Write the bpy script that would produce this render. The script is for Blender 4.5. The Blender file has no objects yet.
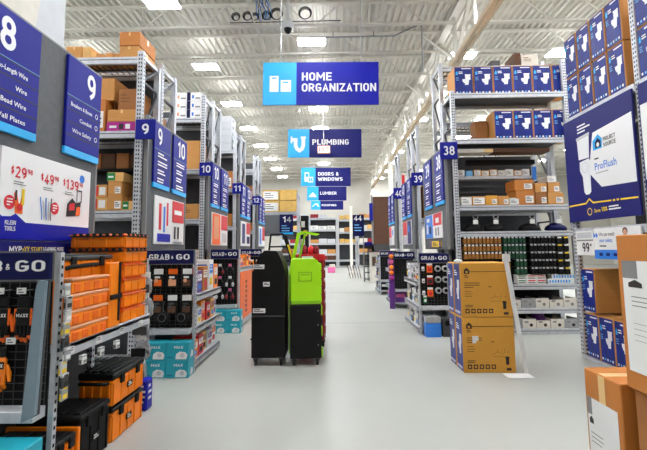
import bpy, bmesh, math, random
from mathutils import Vector, Matrix
random.seed(7)
SC = bpy.context.scene
COL = SC.collection
PI = math.pi

# ------------------------------------------------------------------ materials
def lin(c):
    c /= 255.0
    return c / 12.92 if c <= 0.04045 else ((c + 0.055) / 1.055) ** 2.4

MATS = {}
def mat(name, rgb, rough=0.5, metal=0.0, var=0.0, scale=8.0, bump=0.0, emit=0.0, stretch=None, alpha=None, spec=None):
    if name in MATS:
        return MATS[name]
    m = bpy.data.materials.new(name); m.use_nodes = True
    nt = m.node_tree; b = nt.nodes['Principled BSDF']
    col = (lin(rgb[0]), lin(rgb[1]), lin(rgb[2]), 1)
    b.inputs['Base Color'].default_value = col
    b.inputs['Roughness'].default_value = rough
    b.inputs['Metallic'].default_value = metal
    if spec is not None:
        b.inputs['Specular IOR Level'].default_value = spec
    if alpha is not None:
        b.inputs['Alpha'].default_value = alpha
    if emit:
        b.inputs['Emission Color'].default_value = col
        b.inputs['Emission Strength'].default_value = emit
    if var or bump:
        tc = nt.nodes.new('ShaderNodeTexCoord'); mp = nt.nodes.new('ShaderNodeMapping')
        nz = nt.nodes.new('ShaderNodeTexNoise')
        nz.inputs['Scale'].default_value = scale; nz.inputs['Detail'].default_value = 4
        if stretch: mp.inputs['Scale'].default_value = stretch
        nt.links.new(tc.outputs['Object'], mp.inputs['Vector'])
        nt.links.new(mp.outputs['Vector'], nz.inputs['Vector'])
        if var:
            mx = nt.nodes.new('ShaderNodeMix'); mx.data_type = 'RGBA'
            mx.inputs[6].default_value = tuple(max(0, c * (1 - var)) for c in col[:3]) + (1,)
            mx.inputs[7].default_value = tuple(min(1, c * (1 + var)) for c in col[:3]) + (1,)
            rmp = nt.nodes.new('ShaderNodeMapRange')
            rmp.inputs[1].default_value = 0.3; rmp.inputs[2].default_value = 0.7
            nt.links.new(nz.outputs['Fac'], rmp.inputs[0])
            nt.links.new(rmp.outputs[0], mx.inputs[0])
            nt.links.new(mx.outputs[2], b.inputs['Base Color'])
        if bump:
            bp = nt.nodes.new('ShaderNodeBump'); bp.inputs['Strength'].default_value = bump
            bp.inputs['Distance'].default_value = 0.01
            nt.links.new(nz.outputs['Fac'], bp.inputs['Height'])
            nt.links.new(bp.outputs['Normal'], b.inputs['Normal'])
    MATS[name] = m
    return m

M = {}
def D(key, *a, **k):
    M[key] = mat(key, *a, **k)
D('floor', (176, 178, 172), 0.4, var=0.045, scale=0.6, spec=0.35)
D('deck', (236, 232, 222), 0.55, var=0.05, scale=2)
D('steelwhite', (238, 234, 224), 0.5, var=0.05, scale=3)
D('wallwhite', (205, 202, 192), 0.7, var=0.04, scale=1)
D('tanbeam', (222, 202, 174), 0.6, var=0.08, scale=4)
D('galv', (198, 201, 207), 0.42, metal=0.25, var=0.10, scale=14)
D('galvdark', (66, 68, 72), 0.5, metal=0.4, var=0.12, scale=12)  # galv made darker; shelf decks carry their underside shade in this colour
D('hole', (18, 18, 20), 0.8)
D('black', (10, 10, 11), 0.45, var=0.15, scale=6, spec=0.25)
D('matteblack', (13, 13, 14), 0.7, var=0.2, scale=10, spec=0.25)
D('darkgrey', (58, 58, 60), 0.6, var=0.1, scale=9)
D('board', (90, 92, 95), 0.75, var=0.10, scale=16)
D('boardedge', (128, 128, 128), 0.5)
D('signblue', (22, 28, 136), 0.5, var=0.03, scale=2, spec=0.2)
D('signline', (8, 10, 60), 0.5)
D('bannerblue', (8, 18, 156), 0.4, var=0.15, scale=0.8, spec=0.25)
D('bannernavy', (10, 14, 100), 0.4, var=0.1, scale=0.8, spec=0.25)
D('navy', (15, 18, 72), 0.5, var=0.04, scale=3, spec=0.2)
D('deepblue', (22, 24, 104), 0.45, var=0.05, scale=2, spec=0.25)
D('cyan', (18, 168, 236), 0.4)
D('white', (240, 240, 240), 0.5)
D('paper', (234, 234, 232), 0.6, var=0.02, scale=5)
D('red', (214, 26, 40), 0.45)
D('darkred', (140, 14, 26), 0.4, var=0.06)
D('orange', (252, 132, 0), 0.42, var=0.05, scale=5)
D('orangedeep', (240, 102, 2), 0.45, var=0.05, scale=5)
D('peach', (226, 160, 118), 0.6)
D('lime', (172, 236, 10), 0.35, var=0.03, scale=3)
D('limedark', (128, 190, 8), 0.4)
D('teal', (26, 160, 180), 0.45, var=0.05, scale=6)
D('tealdark', (14, 120, 140), 0.5)
D('card', (198, 140, 74), 0.7, var=0.06, scale=5, stretch=(1, 1, 8))
D('cardlight', (222, 172, 104), 0.7, var=0.05, scale=5)
D('carddark', (156, 100, 50), 0.7, var=0.07, scale=5)
D('cardyellow', (212, 152, 54), 0.65, var=0.05, scale=4)
D('cardorange', (188, 116, 46), 0.65, var=0.06, scale=4)
D('tape', (226, 190, 130), 0.3)
D('ink', (38, 32, 30), 0.7)
D('inkbrown', (120, 80, 36), 0.7)
D('toiletblue', (12, 34, 122), 0.4, var=0.3, scale=7, spec=0.3)
D('porcelain', (244, 246, 248), 0.2)
D('skyblue', (110, 176, 232), 0.45)
D('azure', (40, 120, 214), 0.45)
D('yellow', (244, 206, 30), 0.5)
D('purple', (96, 40, 130), 0.45, var=0.06)
D('magenta', (170, 20, 130), 0.45)
D('pink', (236, 110, 170), 0.45)
D('green', (20, 130, 62), 0.5, var=0.06)
D('darkgreen', (16, 70, 44), 0.6, var=0.1)
D('brown', (84, 52, 30), 0.7, var=0.1)
D('brass', (164, 108, 44), 0.4, metal=0.2, var=0.12, scale=30)
D('silver', (190, 190, 192), 0.3, metal=0.7)
D('bluegrey', (120, 138, 150), 0.35, var=0.03)
D('plasticgrey', (150, 152, 154), 0.3, var=0.15, scale=12)
D('clearbag', (150, 154, 158), 0.15, var=0.25, scale=18, bump=0.4)
D('greywhite', (198, 200, 204), 0.5, var=0.05, scale=6)
D('skin', (214, 160, 130), 0.5)
D('yellowcarton', (214, 172, 90), 0.65, var=0.08, scale=6)
D('offwhite', (214, 209, 198), 0.6, var=0.06)
D('rubber', (26, 26, 27), 0.9)
D('wood', (150, 112, 70), 0.7, var=0.12, scale=6)
D('lamp', (250, 252, 255), 0.5, emit=92.0)
D('deckfill', (250, 252, 255), 0.5, emit=17.0)  # added glow that lifts the roof deck brightness
D('exitglow', (255, 236, 224), 0.5, emit=0.9)
D('leaf', (90, 110, 60), 0.7)

# concrete: finer mottling, faint joints, satin sealer
def floor_nodes():
    m = M['floor']; nt = m.node_tree; b = nt.nodes['Principled BSDF']
    tc = nt.nodes.new('ShaderNodeTexCoord')
    n1 = nt.nodes.new('ShaderNodeTexNoise'); n1.inputs['Scale'].default_value = 0.9; n1.inputs['Detail'].default_value = 8
    n1.inputs['Roughness'].default_value = 0.65
    nt.links.new(tc.outputs['Object'], n1.inputs['Vector'])
    r = nt.nodes.new('ShaderNodeMapRange')
    r.inputs[1].default_value = 0.3; r.inputs[2].default_value = 0.75
    r.inputs[3].default_value = 0.36; r.inputs[4].default_value = 0.42
    nt.links.new(n1.outputs['Fac'], r.inputs[0]); nt.links.new(r.outputs[0], b.inputs['Roughness'])
floor_nodes()

# ------------------------------------------------------------------ text cache
TXT = {}
def arc(cx, cy, rx, ry, a0, a1, n=8):
    return [(cx + rx * math.cos(math.radians(a0 + (a1 - a0) * i / n)), cy + ry * math.sin(math.radians(a0 + (a1 - a0) * i / n))) for i in range(n + 1)]
l_, r_, b_, t_, m_ = .1, .5, .1, .9, .3
GL = {
 'A': [[(l_, b_), (m_, t_), (r_, b_)], [(.19, .34), (.41, .34)]],
 'B': [[(l_, b_), (l_, t_)] + arc(.3, .71, .18, .19, 90, -90) + [(l_, .52)], [(.3, .52)] + arc(.3, .31, .2, .21, 90, -90) + [(l_, b_)]],
 'C': [arc(m_, .68, .2, .22, 20, 180) + arc(m_, .32, .2, .22, 180, 340)],
 'D': [[(l_, b_), (l_, t_)] + arc(.26, .66, .24, .24, 90, 0) + arc(.26, .34, .24, .24, 0, -90) + [(l_, b_)]],
 'E': [[(.46, t_), (l_, t_), (l_, b_), (.46, b_)], [(l_, .5), (.42, .5)]],
 'F': [[(.46, t_), (l_, t_), (l_, b_)], [(l_, .5), (.42, .5)]],
 'G': [arc(m_, .68, .2, .22, 20, 180) + arc(m_, .32, .2, .22, 180, 360) + [(r_, .46), (.34, .46)]],
 'H': [[(l_, b_), (l_, t_)], [(r_, b_), (r_, t_)], [(l_, .5), (r_, .5)]],
 'I': [[(l_, b_), (l_, t_)]],
 'J': [[(r_, t_)] + arc(m_, .3, .2, .2, 0, -180)],
 'K': [[(l_, b_), (l_, t_)], [(r_, t_), (l_, .45)], [(.24, .56), (r_, b_)]],
 'L': [[(l_, t_), (l_, b_), (.46, b_)]],
 'M': [[(l_, b_), (l_, t_)], [(.12, t_ - .03), (.4, .36), (.68, t_ - .03)], [(.7, b_), (.7, t_)]],
 'N': [[(l_, b_), (l_, t_)], [(.13, t_ - .04), (.49, b_ + .04)], [(.52, b_), (.52, t_)]],
 'O': [arc(m_, .68, .2, .22, 0, 180) + arc(m_, .32, .2, .22, 180, 360) + [(r_, .68)]],
 'P': [[(l_, b_), (l_, t_)] + arc(.29, .68, .2, .22, 90, -90) + [(l_, .46)]],
 'R': [[(l_, b_), (l_, t_)] + arc(.29, .68, .2, .22, 90, -90) + [(l_, .46)], [(.3, .46), (r_, b_)]],
 'S': [arc(m_, .70, .19, .2, 20, 270) + arc(m_, .3, .2, .2, 90, -160)],
 'T': [[(.06, t_), (.54, t_)], [(m_, t_), (m_, b_)]],
 'U': [[(l_, t_)] + arc(m_, .32, .2, .22, 180, 360) + [(r_, t_)]],
 'V': [[(.08, t_), (m_, b_), (.52, t_)]],
 'W': [[(.06, t_), (.24, b_)], [(.24, b_), (.42, .8)], [(.42, .8), (.6, b_)], [(.6, b_), (.78, t_)]],
 'X': [[(l_, b_), (r_, t_)], [(l_, t_), (r_, b_)]],
 'Y': [[(l_, t_), (m_, .48), (r_, t_)], [(m_, .48), (m_, b_)]],
 'Z': [[(l_, t_), (r_, t_), (l_, b_), (r_, b_)]],
 '0': [arc(m_, .66, .2, .24, 0, 180) + arc(m_, .34, .2, .24, 180, 360) + [(r_, .66)]],
 '1': [[(.1, .76), (.28, t_), (.28, b_)]],
 '2': [arc(m_, .69, .19, .21, 165, -30) + [(l_, b_), (r_, b_)]],
 '3': [arc(m_, .71, .18, .19, 150, -90), arc(m_, .31, .2, .21, 90, -150)],
 '4': [[(.4, b_), (.4, t_), (.08, .32), (.54, .32)]],
 '5': [[(.47, t_), (.14, t_), (.12, .54)] + arc(.29, .34, .2, .24, 110, -150)],
 '6': [[(.42, .9)] + arc(m_, .52, .2, .3, 125, 180) + [(.1, .33)], arc(m_, .33, .2, .23, 180, 540, 16)],
 '7': [[(.08, t_), (r_, t_), (.24, b_)]],
 '8': [arc(m_, .70, .17, .19, 0, 360, 16), arc(m_, .31, .2, .21, 0, 360, 16)],
 '9': [arc(m_, .67, .2, .23, 0, 360, 16), [(r_, .67)] + arc(m_, .48, .2, .3, 0, -55) + [(.24, .1)]],
 '$': [arc(m_, .68, .17, .16, 20, 270) + arc(m_, .34, .18, .16, 90, -160), [(m_, .0), (m_, 1.0)]],
 '&': [[(.5, b_), (.18, .66)] + arc(.27, .76, .11, .13, 190, -30) + [(.12, .4)] + arc(.26, .28, .16, .18, 170, 330) + [(.5, .46)]],
 '%': [arc(.16, .74, .08, .1, 0, 360), arc(.46, .26, .08, .1, 0, 360), [(.5, t_), (.12, b_)]],
}
GW = {'I': .2, 'M': .8, 'N': .62, 'W': .84, '1': .42, 'E': .53, 'F': .5, 'L': .52}
def strip(pl, t, closed=False):
    """mitred ribbon of half width t along pl: (left+right points, quads), no overlaps"""
    pl = [p for i, p in enumerate(pl) if i == 0 or math.hypot(p[0] - pl[i - 1][0], p[1] - pl[i - 1][1]) > 1e-5]
    vs = []; n = len(pl)
    for i, (x, y) in enumerate(pl):
        d0 = (x - pl[i - 1][0], y - pl[i - 1][1]) if i else None
        d1 = (pl[i + 1][0] - x, pl[i + 1][1] - y) if i < n - 1 else None
        if closed and i in (0, n - 1): d0 = (pl[-1][0] - pl[-2][0], pl[-1][1] - pl[-2][1]); d1 = (pl[1][0] - pl[0][0], pl[1][1] - pl[0][1])
        d0 = d0 or d1; d1 = d1 or d0
        l0, l1 = math.hypot(*d0), math.hypot(*d1)
        n0, n1 = (-d0[1] / l0, d0[0] / l0), (-d1[1] / l1, d1[0] / l1)
        mx, my = n0[0] + n1[0], n0[1] + n1[1]; ml = math.hypot(mx, my)
        if ml < .2: mx, my, k = n0[0], n0[1], 1.0
        else: mx, my = mx / ml, my / ml; k = min(1.7, 2 / ml)
        vs += [(x + mx * t * k, y + my * t * k), (x - mx * t * k, y - my * t * k)]
    return vs, [(2 * i + 1, 2 * i + 3, 2 * i + 2, 2 * i) for i in range(n - 1)]
def stroke_geo(s):
    vs = []; fs = []; x = 0.0; t = .08
    for ch in s:
        if ch == ' ': x += .34; continue
        for li, pl in enumerate(GL[ch]):
            pl = list(pl)
            cl = math.hypot(pl[0][0] - pl[-1][0], pl[0][1] - pl[-1][1]) < 1e-4
            if not cl:      # square ends
                for e, o in ((0, 1), (-1, -2)):
                    dx, dy = pl[e][0] - pl[o][0], pl[e][1] - pl[o][1]; L = math.hypot(dx, dy) or 1
                    if abs(dx) < .01 * L or abs(dy) < .01 * L or len(pl) < 6:
                        pl[e] = (pl[e][0] + dx / L * .08, pl[e][1] + dy / L * .08)
            v2, f2 = strip(pl, t, cl); n = len(vs)
            vs += [(x + a, b, li * .0007) for a, b in v2]; fs += [tuple(n + i for i in f) for f in f2]
        x += GW.get(ch, .6) + .07
    return vs, fs, x - .07
def text_geo(s, bold=True):
    k = (s, bold)
    if k in TXT: return TXT[k]
    if bold and all(ch == ' ' or ch in GL for ch in s):
        TXT[k] = stroke_geo(s); return TXT[k]
    cu = bpy.data.curves.new('t', 'FONT'); cu.body = s; cu.size = 1.0
    cu.resolution_u = 2; cu.fill_mode = 'FRONT' if hasattr(cu, 'fill_mode') else cu.fill_mode
    if bold: cu.offset = 0.012
    o = bpy.data.objects.new('t', cu); COL.objects.link(o)
    dg = bpy.context.evaluated_depsgraph_get(); dg.update()
    me = bpy.data.meshes.new_from_object(o.evaluated_get(dg))
    vs = [(v.co.x, v.co.y) for v in me.vertices]; fs = [tuple(p.vertices) for p in me.polygons]
    bpy.data.objects.remove(o); bpy.data.curves.remove(cu); bpy.data.meshes.remove(me)
    if not vs: TXT[k] = ([], [], 0); return TXT[k]
    x0 = min(v[0] for v in vs); x1 = max(v[0] for v in vs)
    cap = 0.73
    vs = [((x - x0) / cap, y / cap) for x, y in vs]
    TXT[k] = (vs, fs, (x1 - x0) / cap)
    return TXT[k]

# ------------------------------------------------------------------ mesh builder
ROOT = {}      # object name -> absolute origin
class MB:
    def __init__(s):
        s.v = []; s.f = []; s.fm = []; s.ms = []; s.sm = []
    def mi(s, m):
        if m not in s.ms: s.ms.append(m)
        return s.ms.index(m)
    def add(s, vs, fs, m, smooth=False):
        n = len(s.v); i = s.mi(m)
        s.v.extend([tuple(x) for x in vs])
        for f in fs:
            s.f.append(tuple(n + k for k in f)); s.fm.append(i); s.sm.append(smooth)
    def box(s, x0, x1, y0, y1, z0, z1, m, c=0.0, rot=None):
        if c <= 0:
            vs = [(x, y, z) for z in (z0, z1) for y in (y0, y1) for x in (x0, x1)]
            fs = [(0, 2, 3, 1), (4, 5, 7, 6), (0, 1, 5, 4), (2, 6, 7, 3), (0, 4, 6, 2), (1, 3, 7, 5)]
        else:
            cx, cy, cz = (x0 + x1) / 2, (y0 + y1) / 2, (z0 + z1) / 2
            h = ((x1 - x0) / 2, (y1 - y0) / 2, (z1 - z0) / 2)
            c = min(c, min(h) * 0.9)
            idx = {}; vs = []
            for sx in (-1, 1):
                for sy in (-1, 1):
                    for sz in (-1, 1):
                        sg = (sx, sy, sz)
                        for ax in range(3):
                            p = [sg[a] * (h[a] if a == ax else h[a] - c) for a in range(3)]
                            idx[(sg, ax)] = len(vs); vs.append((cx + p[0], cy + p[1], cz + p[2]))
            fs = []
            def face(l):
                a, b, d = Vector(vs[l[0]]), Vector(vs[l[1]]), Vector(vs[l[2]])
                n = (b - a).cross(d - a); ctr = sum((Vector(vs[i]) for i in l), Vector()) / len(l)
                if n.dot(ctr - Vector((cx, cy, cz))) < 0: l = l[::-1]
                fs.append(tuple(l))
            for ax in range(3):
                o1, o2 = [a for a in range(3) if a != ax]
                for sg in (-1, 1):
                    l = []
                    for p, q in ((-1, -1), (1, -1), (1, 1), (-1, 1)):
                        t = [0, 0, 0]; t[ax] = sg; t[o1] = p; t[o2] = q
                        l.append(idx[(tuple(t), ax)])
                    face(l)
                for p in (-1, 1):
                    for q in (-1, 1):
                        a = [0, 0, 0]; a[ax] = -1; a[o1] = p; a[o2] = q
                        b = list(a); b[ax] = 1
                        a, b = tuple(a), tuple(b)
                        face([idx[(a, o1)], idx[(b, o1)], idx[(b, o2)], idx[(a, o2)]])
            for sx in (-1, 1):
                for sy in (-1, 1):
                    for sz in (-1, 1):
                        face([idx[((sx, sy, sz), a)] for a in range(3)])
        if rot is not None:
            vs = [rot @ Vector(v) for v in vs]
        s.add(vs, fs, m)
    def bar(s, p, q, w, h, m, up=(0, 0, 1)):
        p, q = Vector(p), Vector(q); d = (q - p)
        if d.length < 1e-6: return
        d.normalize(); u = Vector(up)
        if abs(d.dot(u)) > 0.99: u = Vector((0, 1, 0))
        a = d.cross(u).normalized() * (w / 2); b = a.cross(d).normalized() * (h / 2)
        vs = [p - a - b, p + a - b, p + a + b, p - a + b, q - a - b, q + a - b, q + a + b, q - a + b]
        s.add(vs, [(0, 1, 2, 3), (7, 6, 5, 4), (0, 4, 5, 1), (1, 5, 6, 2), (2, 6, 7, 3), (3, 7, 4, 0)], m)
    def tube(s, pts, r, m, n=8, cap=True, closed=False):
        pts = [Vector(p) for p in pts]; L = len(pts); rings = []
        prev = None; vs = []
        for i, p in enumerate(pts):
            if closed: t = pts[(i + 1) % L] - pts[i - 1]
            else: t = pts[min(i + 1, L - 1)] - pts[max(i - 1, 0)]
            t.normalize()
            if prev is None:
                a = Vector((0, 0, 1)) if abs(t.z) < 0.9 else Vector((1, 0, 0))
                u = t.cross(a).normalized()
            else:
                u = (prev - t * prev.dot(t)).normalized()
            prev = u; w = t.cross(u)
            rr = r[i] if isinstance(r, (list, tuple)) else r
            for k in range(n):
                an = 2 * PI * k / n
                vs.append(p + (u * math.cos(an) + w * math.sin(an)) * rr)
        fs = []
        for i in range(L if closed else L - 1):
            j = (i + 1) % L
            for k in range(n):
                k2 = (k + 1) % n
                fs.append((i * n + k, i * n + k2, j * n + k2, j * n + k))
        s.add(vs, fs, m, True)
        if cap and not closed:
            s.add(vs[:n], [tuple(range(n))[::-1]], m); s.add(vs[-n:], [tuple(range(n))], m)
    def lathe(s, c, prof, m, n=16, axis='z'):
        c = Vector(c); vs = []
        for r, h in prof:
            for k in range(n):
                a = 2 * PI * k / n
                if axis == 'z': d = (r * math.cos(a), r * math.sin(a), h)
                elif axis == 'y': d = (r * math.cos(a), h, r * math.sin(a))
                else: d = (h, r * math.cos(a), r * math.sin(a))
                vs.append(c + Vector(d))
        fs = []
        for i in range(len(prof) - 1):
            for k in range(n):
                k2 = (k + 1) % n
                fs.append((i * n + k, i * n + k2, (i + 1) * n + k2, (i + 1) * n + k))
        s.add(vs, fs, m, True)
        s.add(vs[:n], [tuple(range(n))[::-1]], m); s.add(vs[-n:], [tuple(range(n))], m)
    def ball(s, c, rx, ry, rz, m, n=12, k=7):
        prof = []
        vs = []; c = Vector(c)
        for i in range(1, k):
            a = PI * i / k
            for j in range(n):
                b = 2 * PI * j / n
                vs.append(c + Vector((rx * math.sin(a) * math.cos(b), ry * math.sin(a) * math.sin(b), rz * math.cos(a))))
        fs = []
        for i in range(k - 2):
            for j in range(n):
                j2 = (j + 1) % n
                fs.append((i * n + j, (i + 1) * n + j, (i + 1) * n + j2, i * n + j2))
        top = len(vs); vs.append(c + Vector((0, 0, rz))); bot = len(vs); vs.append(c - Vector((0, 0, rz)))
        for j in range(n):
            j2 = (j + 1) % n
            fs.append((top, j, j2)); fs.append((bot, (k - 2) * n + j2, (k - 2) * n + j))
        s.add(vs, fs, m, True)
    def prism(s, o, u, v, pts, t, m):
        """polygon pts (in u,v from o), extruded by t along u x v"""
        o, u, v = Vector(o), Vector(u), Vector(v); w = u.cross(v) * t
        n = len(pts); a = [o + u * x + v * y for x, y in pts]; b = [p + w for p in a]
        fs = [tuple(range(n))[::-1], tuple(range(n, 2 * n))]
        for i in range(n):
            j = (i + 1) % n; fs.append((i, j, n + j, n + i))
        s.add(a + b, fs, m)
    def mesh(s, name, off=(0, 0, 0)):
        me = bpy.data.meshes.new(name); off = Vector(off)
        me.from_pydata([Vector(v) - off for v in s.v], [], s.f)
        for m in s.ms: me.materials.append(M[m])
        me.polygons.foreach_set('material_index', s.fm)
        me.polygons.foreach_set('use_smooth', s.sm)
        me.update()
        return me
    def build(s, name, parent=None, origin=None):
        if parent is not None:
            off = ROOT[parent.name]
            o = bpy.data.objects.new(name, s.mesh(name, off)); COL.objects.link(o)
            o.parent = parent; ROOT[o.name] = off
        else:
            if origin is None:
                xs = [v[0] for v in s.v]; ys = [v[1] for v in s.v]; zs = [v[2] for v in s.v]
                origin = ((min(xs) + max(xs)) / 2, (min(ys) + max(ys)) / 2, min(zs))
            o = bpy.data.objects.new(name, s.mesh(name, origin)); COL.objects.link(o)
            o.location = origin; ROOT[o.name] = Vector(origin)
        return o

class Fr:
    """flat printing on a face: origin o, right u, up v"""
    def __init__(s, mb, o, u, v):
        s.mb = mb; s.o = Vector(o); s.u = Vector(u); s.v = Vector(v); s.n = s.u.cross(s.v)
    def p(s, x, y, h): return s.o + s.u * x + s.v * y + s.n * h
    def rect(s, x0, y0, x1, y1, m, h=0.002):
        s.mb.add([s.p(x0, y0, h), s.p(x1, y0, h), s.p(x1, y1, h), s.p(x0, y1, h)], [(0, 1, 2, 3)], m)
    def poly(s, pts, m, h=0.002):
        s.mb.add([s.p(x, y, h) for x, y in pts], [tuple(range(len(pts)))], m)
    def disc(s, cx, cy, r, m, h=0.002, n=20, ry=None):
        ry = ry or r
        s.poly([(cx + r * math.cos(2 * PI * k / n), cy + ry * math.sin(2 * PI * k / n)) for k in range(n)], m, h)
    def ring(s, cx, cy, r, w, m, h=0.002, n=20):
        vs = []
        for k in range(n):
            a = 2 * PI * k / n
            vs += [s.p(cx + r * math.cos(a), cy + r * math.sin(a), h), s.p(cx + (r + w) * math.cos(a), cy + (r + w) * math.sin(a), h)]
        s.mb.add(vs, [(2 * k, 2 * k + 1, (2 * k + 3) % (2 * n), (2 * k + 2) % (2 * n)) for k in range(n)], m)
    def stroke(s, pts, w, m, h=0.002):
        vs, fs = strip(pts, w / 2)
        s.mb.add([s.p(x, y, h) for x, y in vs], fs, m)
    def text(s, t, x, y, cap, m, h=0.003, align='l', bold=True, width=None):
        vs, fs, w = text_geo(t, bold)
        kx = cap
        if width: kx = width / w
        W = w * kx
        ox = x if align == 'l' else (x - W / 2 if align == 'c' else x - W)
        s.mb.add([s.p(ox + q[0] * kx, y + q[1] * cap, h + (q[2] if len(q) > 2 else 0)) for q in vs], fs, m)
    def lines(s, x, y, w, n, pitch, t, m, h=0.002, seed=1):
        r = random.Random(seed)
        for i in range(n):
            s.rect(x, y - i * pitch - t, x + w * r.uniform(0.55, 1), y - i * pitch, m, h)
CAMF = ((1, 0, 0), (0, 0, 1))       # faces the camera end of the store
AISL = ((0, 1, 0), (0, 0, 1))       # left racks, faces the main aisle
AISR = ((0, -1, 0), (0, 0, 1))      # right racks, faces the main aisle

# ------------------------------------------------------------------ objects
def tag(o, label=None, cat=None, group=None, kind=None):
    if label: o['label'] = label
    if cat: o['category'] = cat
    if group: o['group'] = group
    if kind: o['kind'] = kind
    return o
def empty(name, loc, label=None, cat=None, group=None, rz=0.0):
    o = bpy.data.objects.new(name, None); COL.objects.link(o)
    o.location = loc; o.rotation_euler = (0, 0, rz); o.empty_display_size = 0.1
    ROOT[o.name] = Vector(loc)
    return tag(o, label, cat, group)
KIDS = {}
def clone(o, loc, label=None, group=None, rz=None):
    def rec(a, par):
        c = a.copy(); COL.objects.link(c)
        if par is not None: c.parent = par
        for ch in KIDS.setdefault(a.name, list(a.children)): rec(ch, c)
        return c
    c = rec(o, None); c.location = loc
    if rz is not None: c.rotation_euler = (0, 0, rz)
    if label: c['label'] = label
    if group: c['group'] = group
    return c
ORD = ['first', 'second', 'third', 'fourth', 'fifth', 'sixth', 'seventh', 'eighth', 'ninth', 'tenth', 'eleventh', 'twelfth']
def struct(mb, name, origin=None): return tag(mb.build(name, None, origin), kind='structure')

# ================================================================== SETTING
b = MB(); b.box(-24, 24, -6, 37, -0.2, 0, 'floor'); struct(b, 'floor', (0, 0, 0))
# saw-cut joints in the slab are shallow dark grooves
b = MB()
for y in (2.95, 9.2, 15.4, 21.6, 27.8): b.box(-24, 24, y - .004, y + .004, 0.0002, 0.0012, 'board')
for x in (-5.6, 5.6): b.box(x - .004, x + .004, -6, 37, 0.0002, 0.0012, 'board')
struct(b, 'floor_joint')
# corrugated steel roof deck, flutes running down the store
ZD = 8.12
b = MB(); prof = []
x = -24.0; P_ = 0.19
while x < 24:
    prof += [(x, ZD), (x + .07, ZD), (x + .095, ZD + .085), (x + .165, ZD + .085)]
    x += P_
vs = []; fs = []
for i, (x, z) in enumerate(prof): vs += [(x, -6, z), (x, 37, z)]
for i in range(len(prof) - 1): fs.append((2 * i, 2 * i + 1, 2 * i + 3, 2 * i + 2))
b.add(vs, fs, 'deck'); b.box(-24, 24, -6, 37, ZD + .1, ZD + .2, 'deck')
struct(b, 'ceiling')
b = MB(); b.box(-24, 24, 36.6, 36.9, 0, ZD, 'wallwhite'); struct(b, 'wall_back')
b = MB(); b.box(-24.2, -24, -6, 37, 0, ZD, 'wallwhite'); struct(b, 'wall_left')
b = MB(); b.box(24, 24.2, -6, 37, 0, ZD, 'wallwhite'); struct(b, 'wall_right')
# open-web roof joists across the store
def joist(y, x0, x1):
    b = MB(); zt, zb = ZD - .04, 7.42
    for s in (-.035, .035):
        b.box(x0, x1, y + s - .025, y + s + .025, zt - .05, zt, 'steelwhite')
        b.box(x0, x1, y + s - .025, y + s + .025, zb, zb + .05, 'steelwhite')
    n = int((x1 - x0) / 0.75); st = (x1 - x0) / n
    for i in range(n):
        a = (x0 + i * st, y, zb if i % 2 else zt - .03); c = (x0 + (i + 1) * st, y, zt - .03 if i % 2 else zb)
        b.bar(a, c, .028, .028, 'steelwhite')
        if i % 2: b.bar(a, (a[0], y, zt), .022, .022, 'steelwhite')
    return struct(b, 'roof_joist')
JY = [10.55 + 1.62 * k for k in range(-6, 16)]
for y in JY:
    joist(y, -23.9, 3.35); joist(y, 3.62, 23.9)
# bridging lines along the store
for x in (-12.4, -8.2, -5.0, -1.95, 1.3, 6.0, 9.0):
    b = MB(); b.bar((x, -6, 7.48), (x, 36.5, 7.48), .035, .035, 'steelwhite'); struct(b, 'joist_bridging')
# deep lattice girder down the right of the main aisle
b = MB(); gx = 3.48; gt, gb = 7.98, 6.62
b.box(gx - .11, gx + .11, -6, 36.5, gt - .03, gt + .1, 'steelwhite')
b.box(gx - .11, gx - .02, -6, 36.5, gb, gb + .1, 'tanbeam'); b.box(gx + .02, gx + .11, -6, 36.5, gb, gb + .1, 'tanbeam')
y = -5.0; k = 0
while y < 35:
    z0, z1 = (gb + .05, gt) if k % 2 == 0 else (gt, gb + .05)
    b.bar((gx, y, z0), (gx, y + 1.62, z1), .09, .09, 'steelwhite')
    b.bar((gx, y + 1.62, gb), (gx, y + 1.62, gt), .07, .07, 'steelwhite')
    if k % 2: b.bar((gx, y + 1.62, gb + .05), (gx - .9, y + 1.62, 7.45), .05, .05, 'steelwhite')
    y += 1.62; k += 1
struct(b, 'roof_girder')
for y in (1.5, 13.0, 24.4, 35.6):
    b = MB(); b.box(gx - .12, gx + .12, y - .12, y + .12, 0, gb, 'steelwhite', .02)
    b.box(gx - .2, gx + .2, y - .2, y + .2, 0, .03, 'steelwhite'); b.box(gx - .18, gx + .18, y - .2, y + .2, gb - .03, gb, 'steelwhite')
    struct(b, 'column')
b = MB(); b.box(1.02, 1.18, 23.92, 24.08, 0, 3.95, 'steelwhite', .01); b.box(.96, 1.24, 23.86, 24.14, 0, .03, 'steelwhite'); b.box(1.0, 1.2, 23.9, 24.1, 3.93, 3.97, 'steelwhite'); tag(b.build('steel_post'), 'white steel post standing behind the forty-four sign', 'post')
# sprinkler main and branch
b = MB(); b.tube([(-.6, 10.9, 7.3), (1.75, 10.9, 7.3), (2.45, 10.9, 7.62), (2.5, 10.9, 7.55), (2.5, 10.9, 6.3)], .022, 'plasticgrey', 6)
for x in (.1, 1.2): b.tube([(x, 10.9, 7.3), (x, 10.9, 7.45)], .015, 'plasticgrey', 6)
struct(b, 'sprinkler_pipe')

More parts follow.
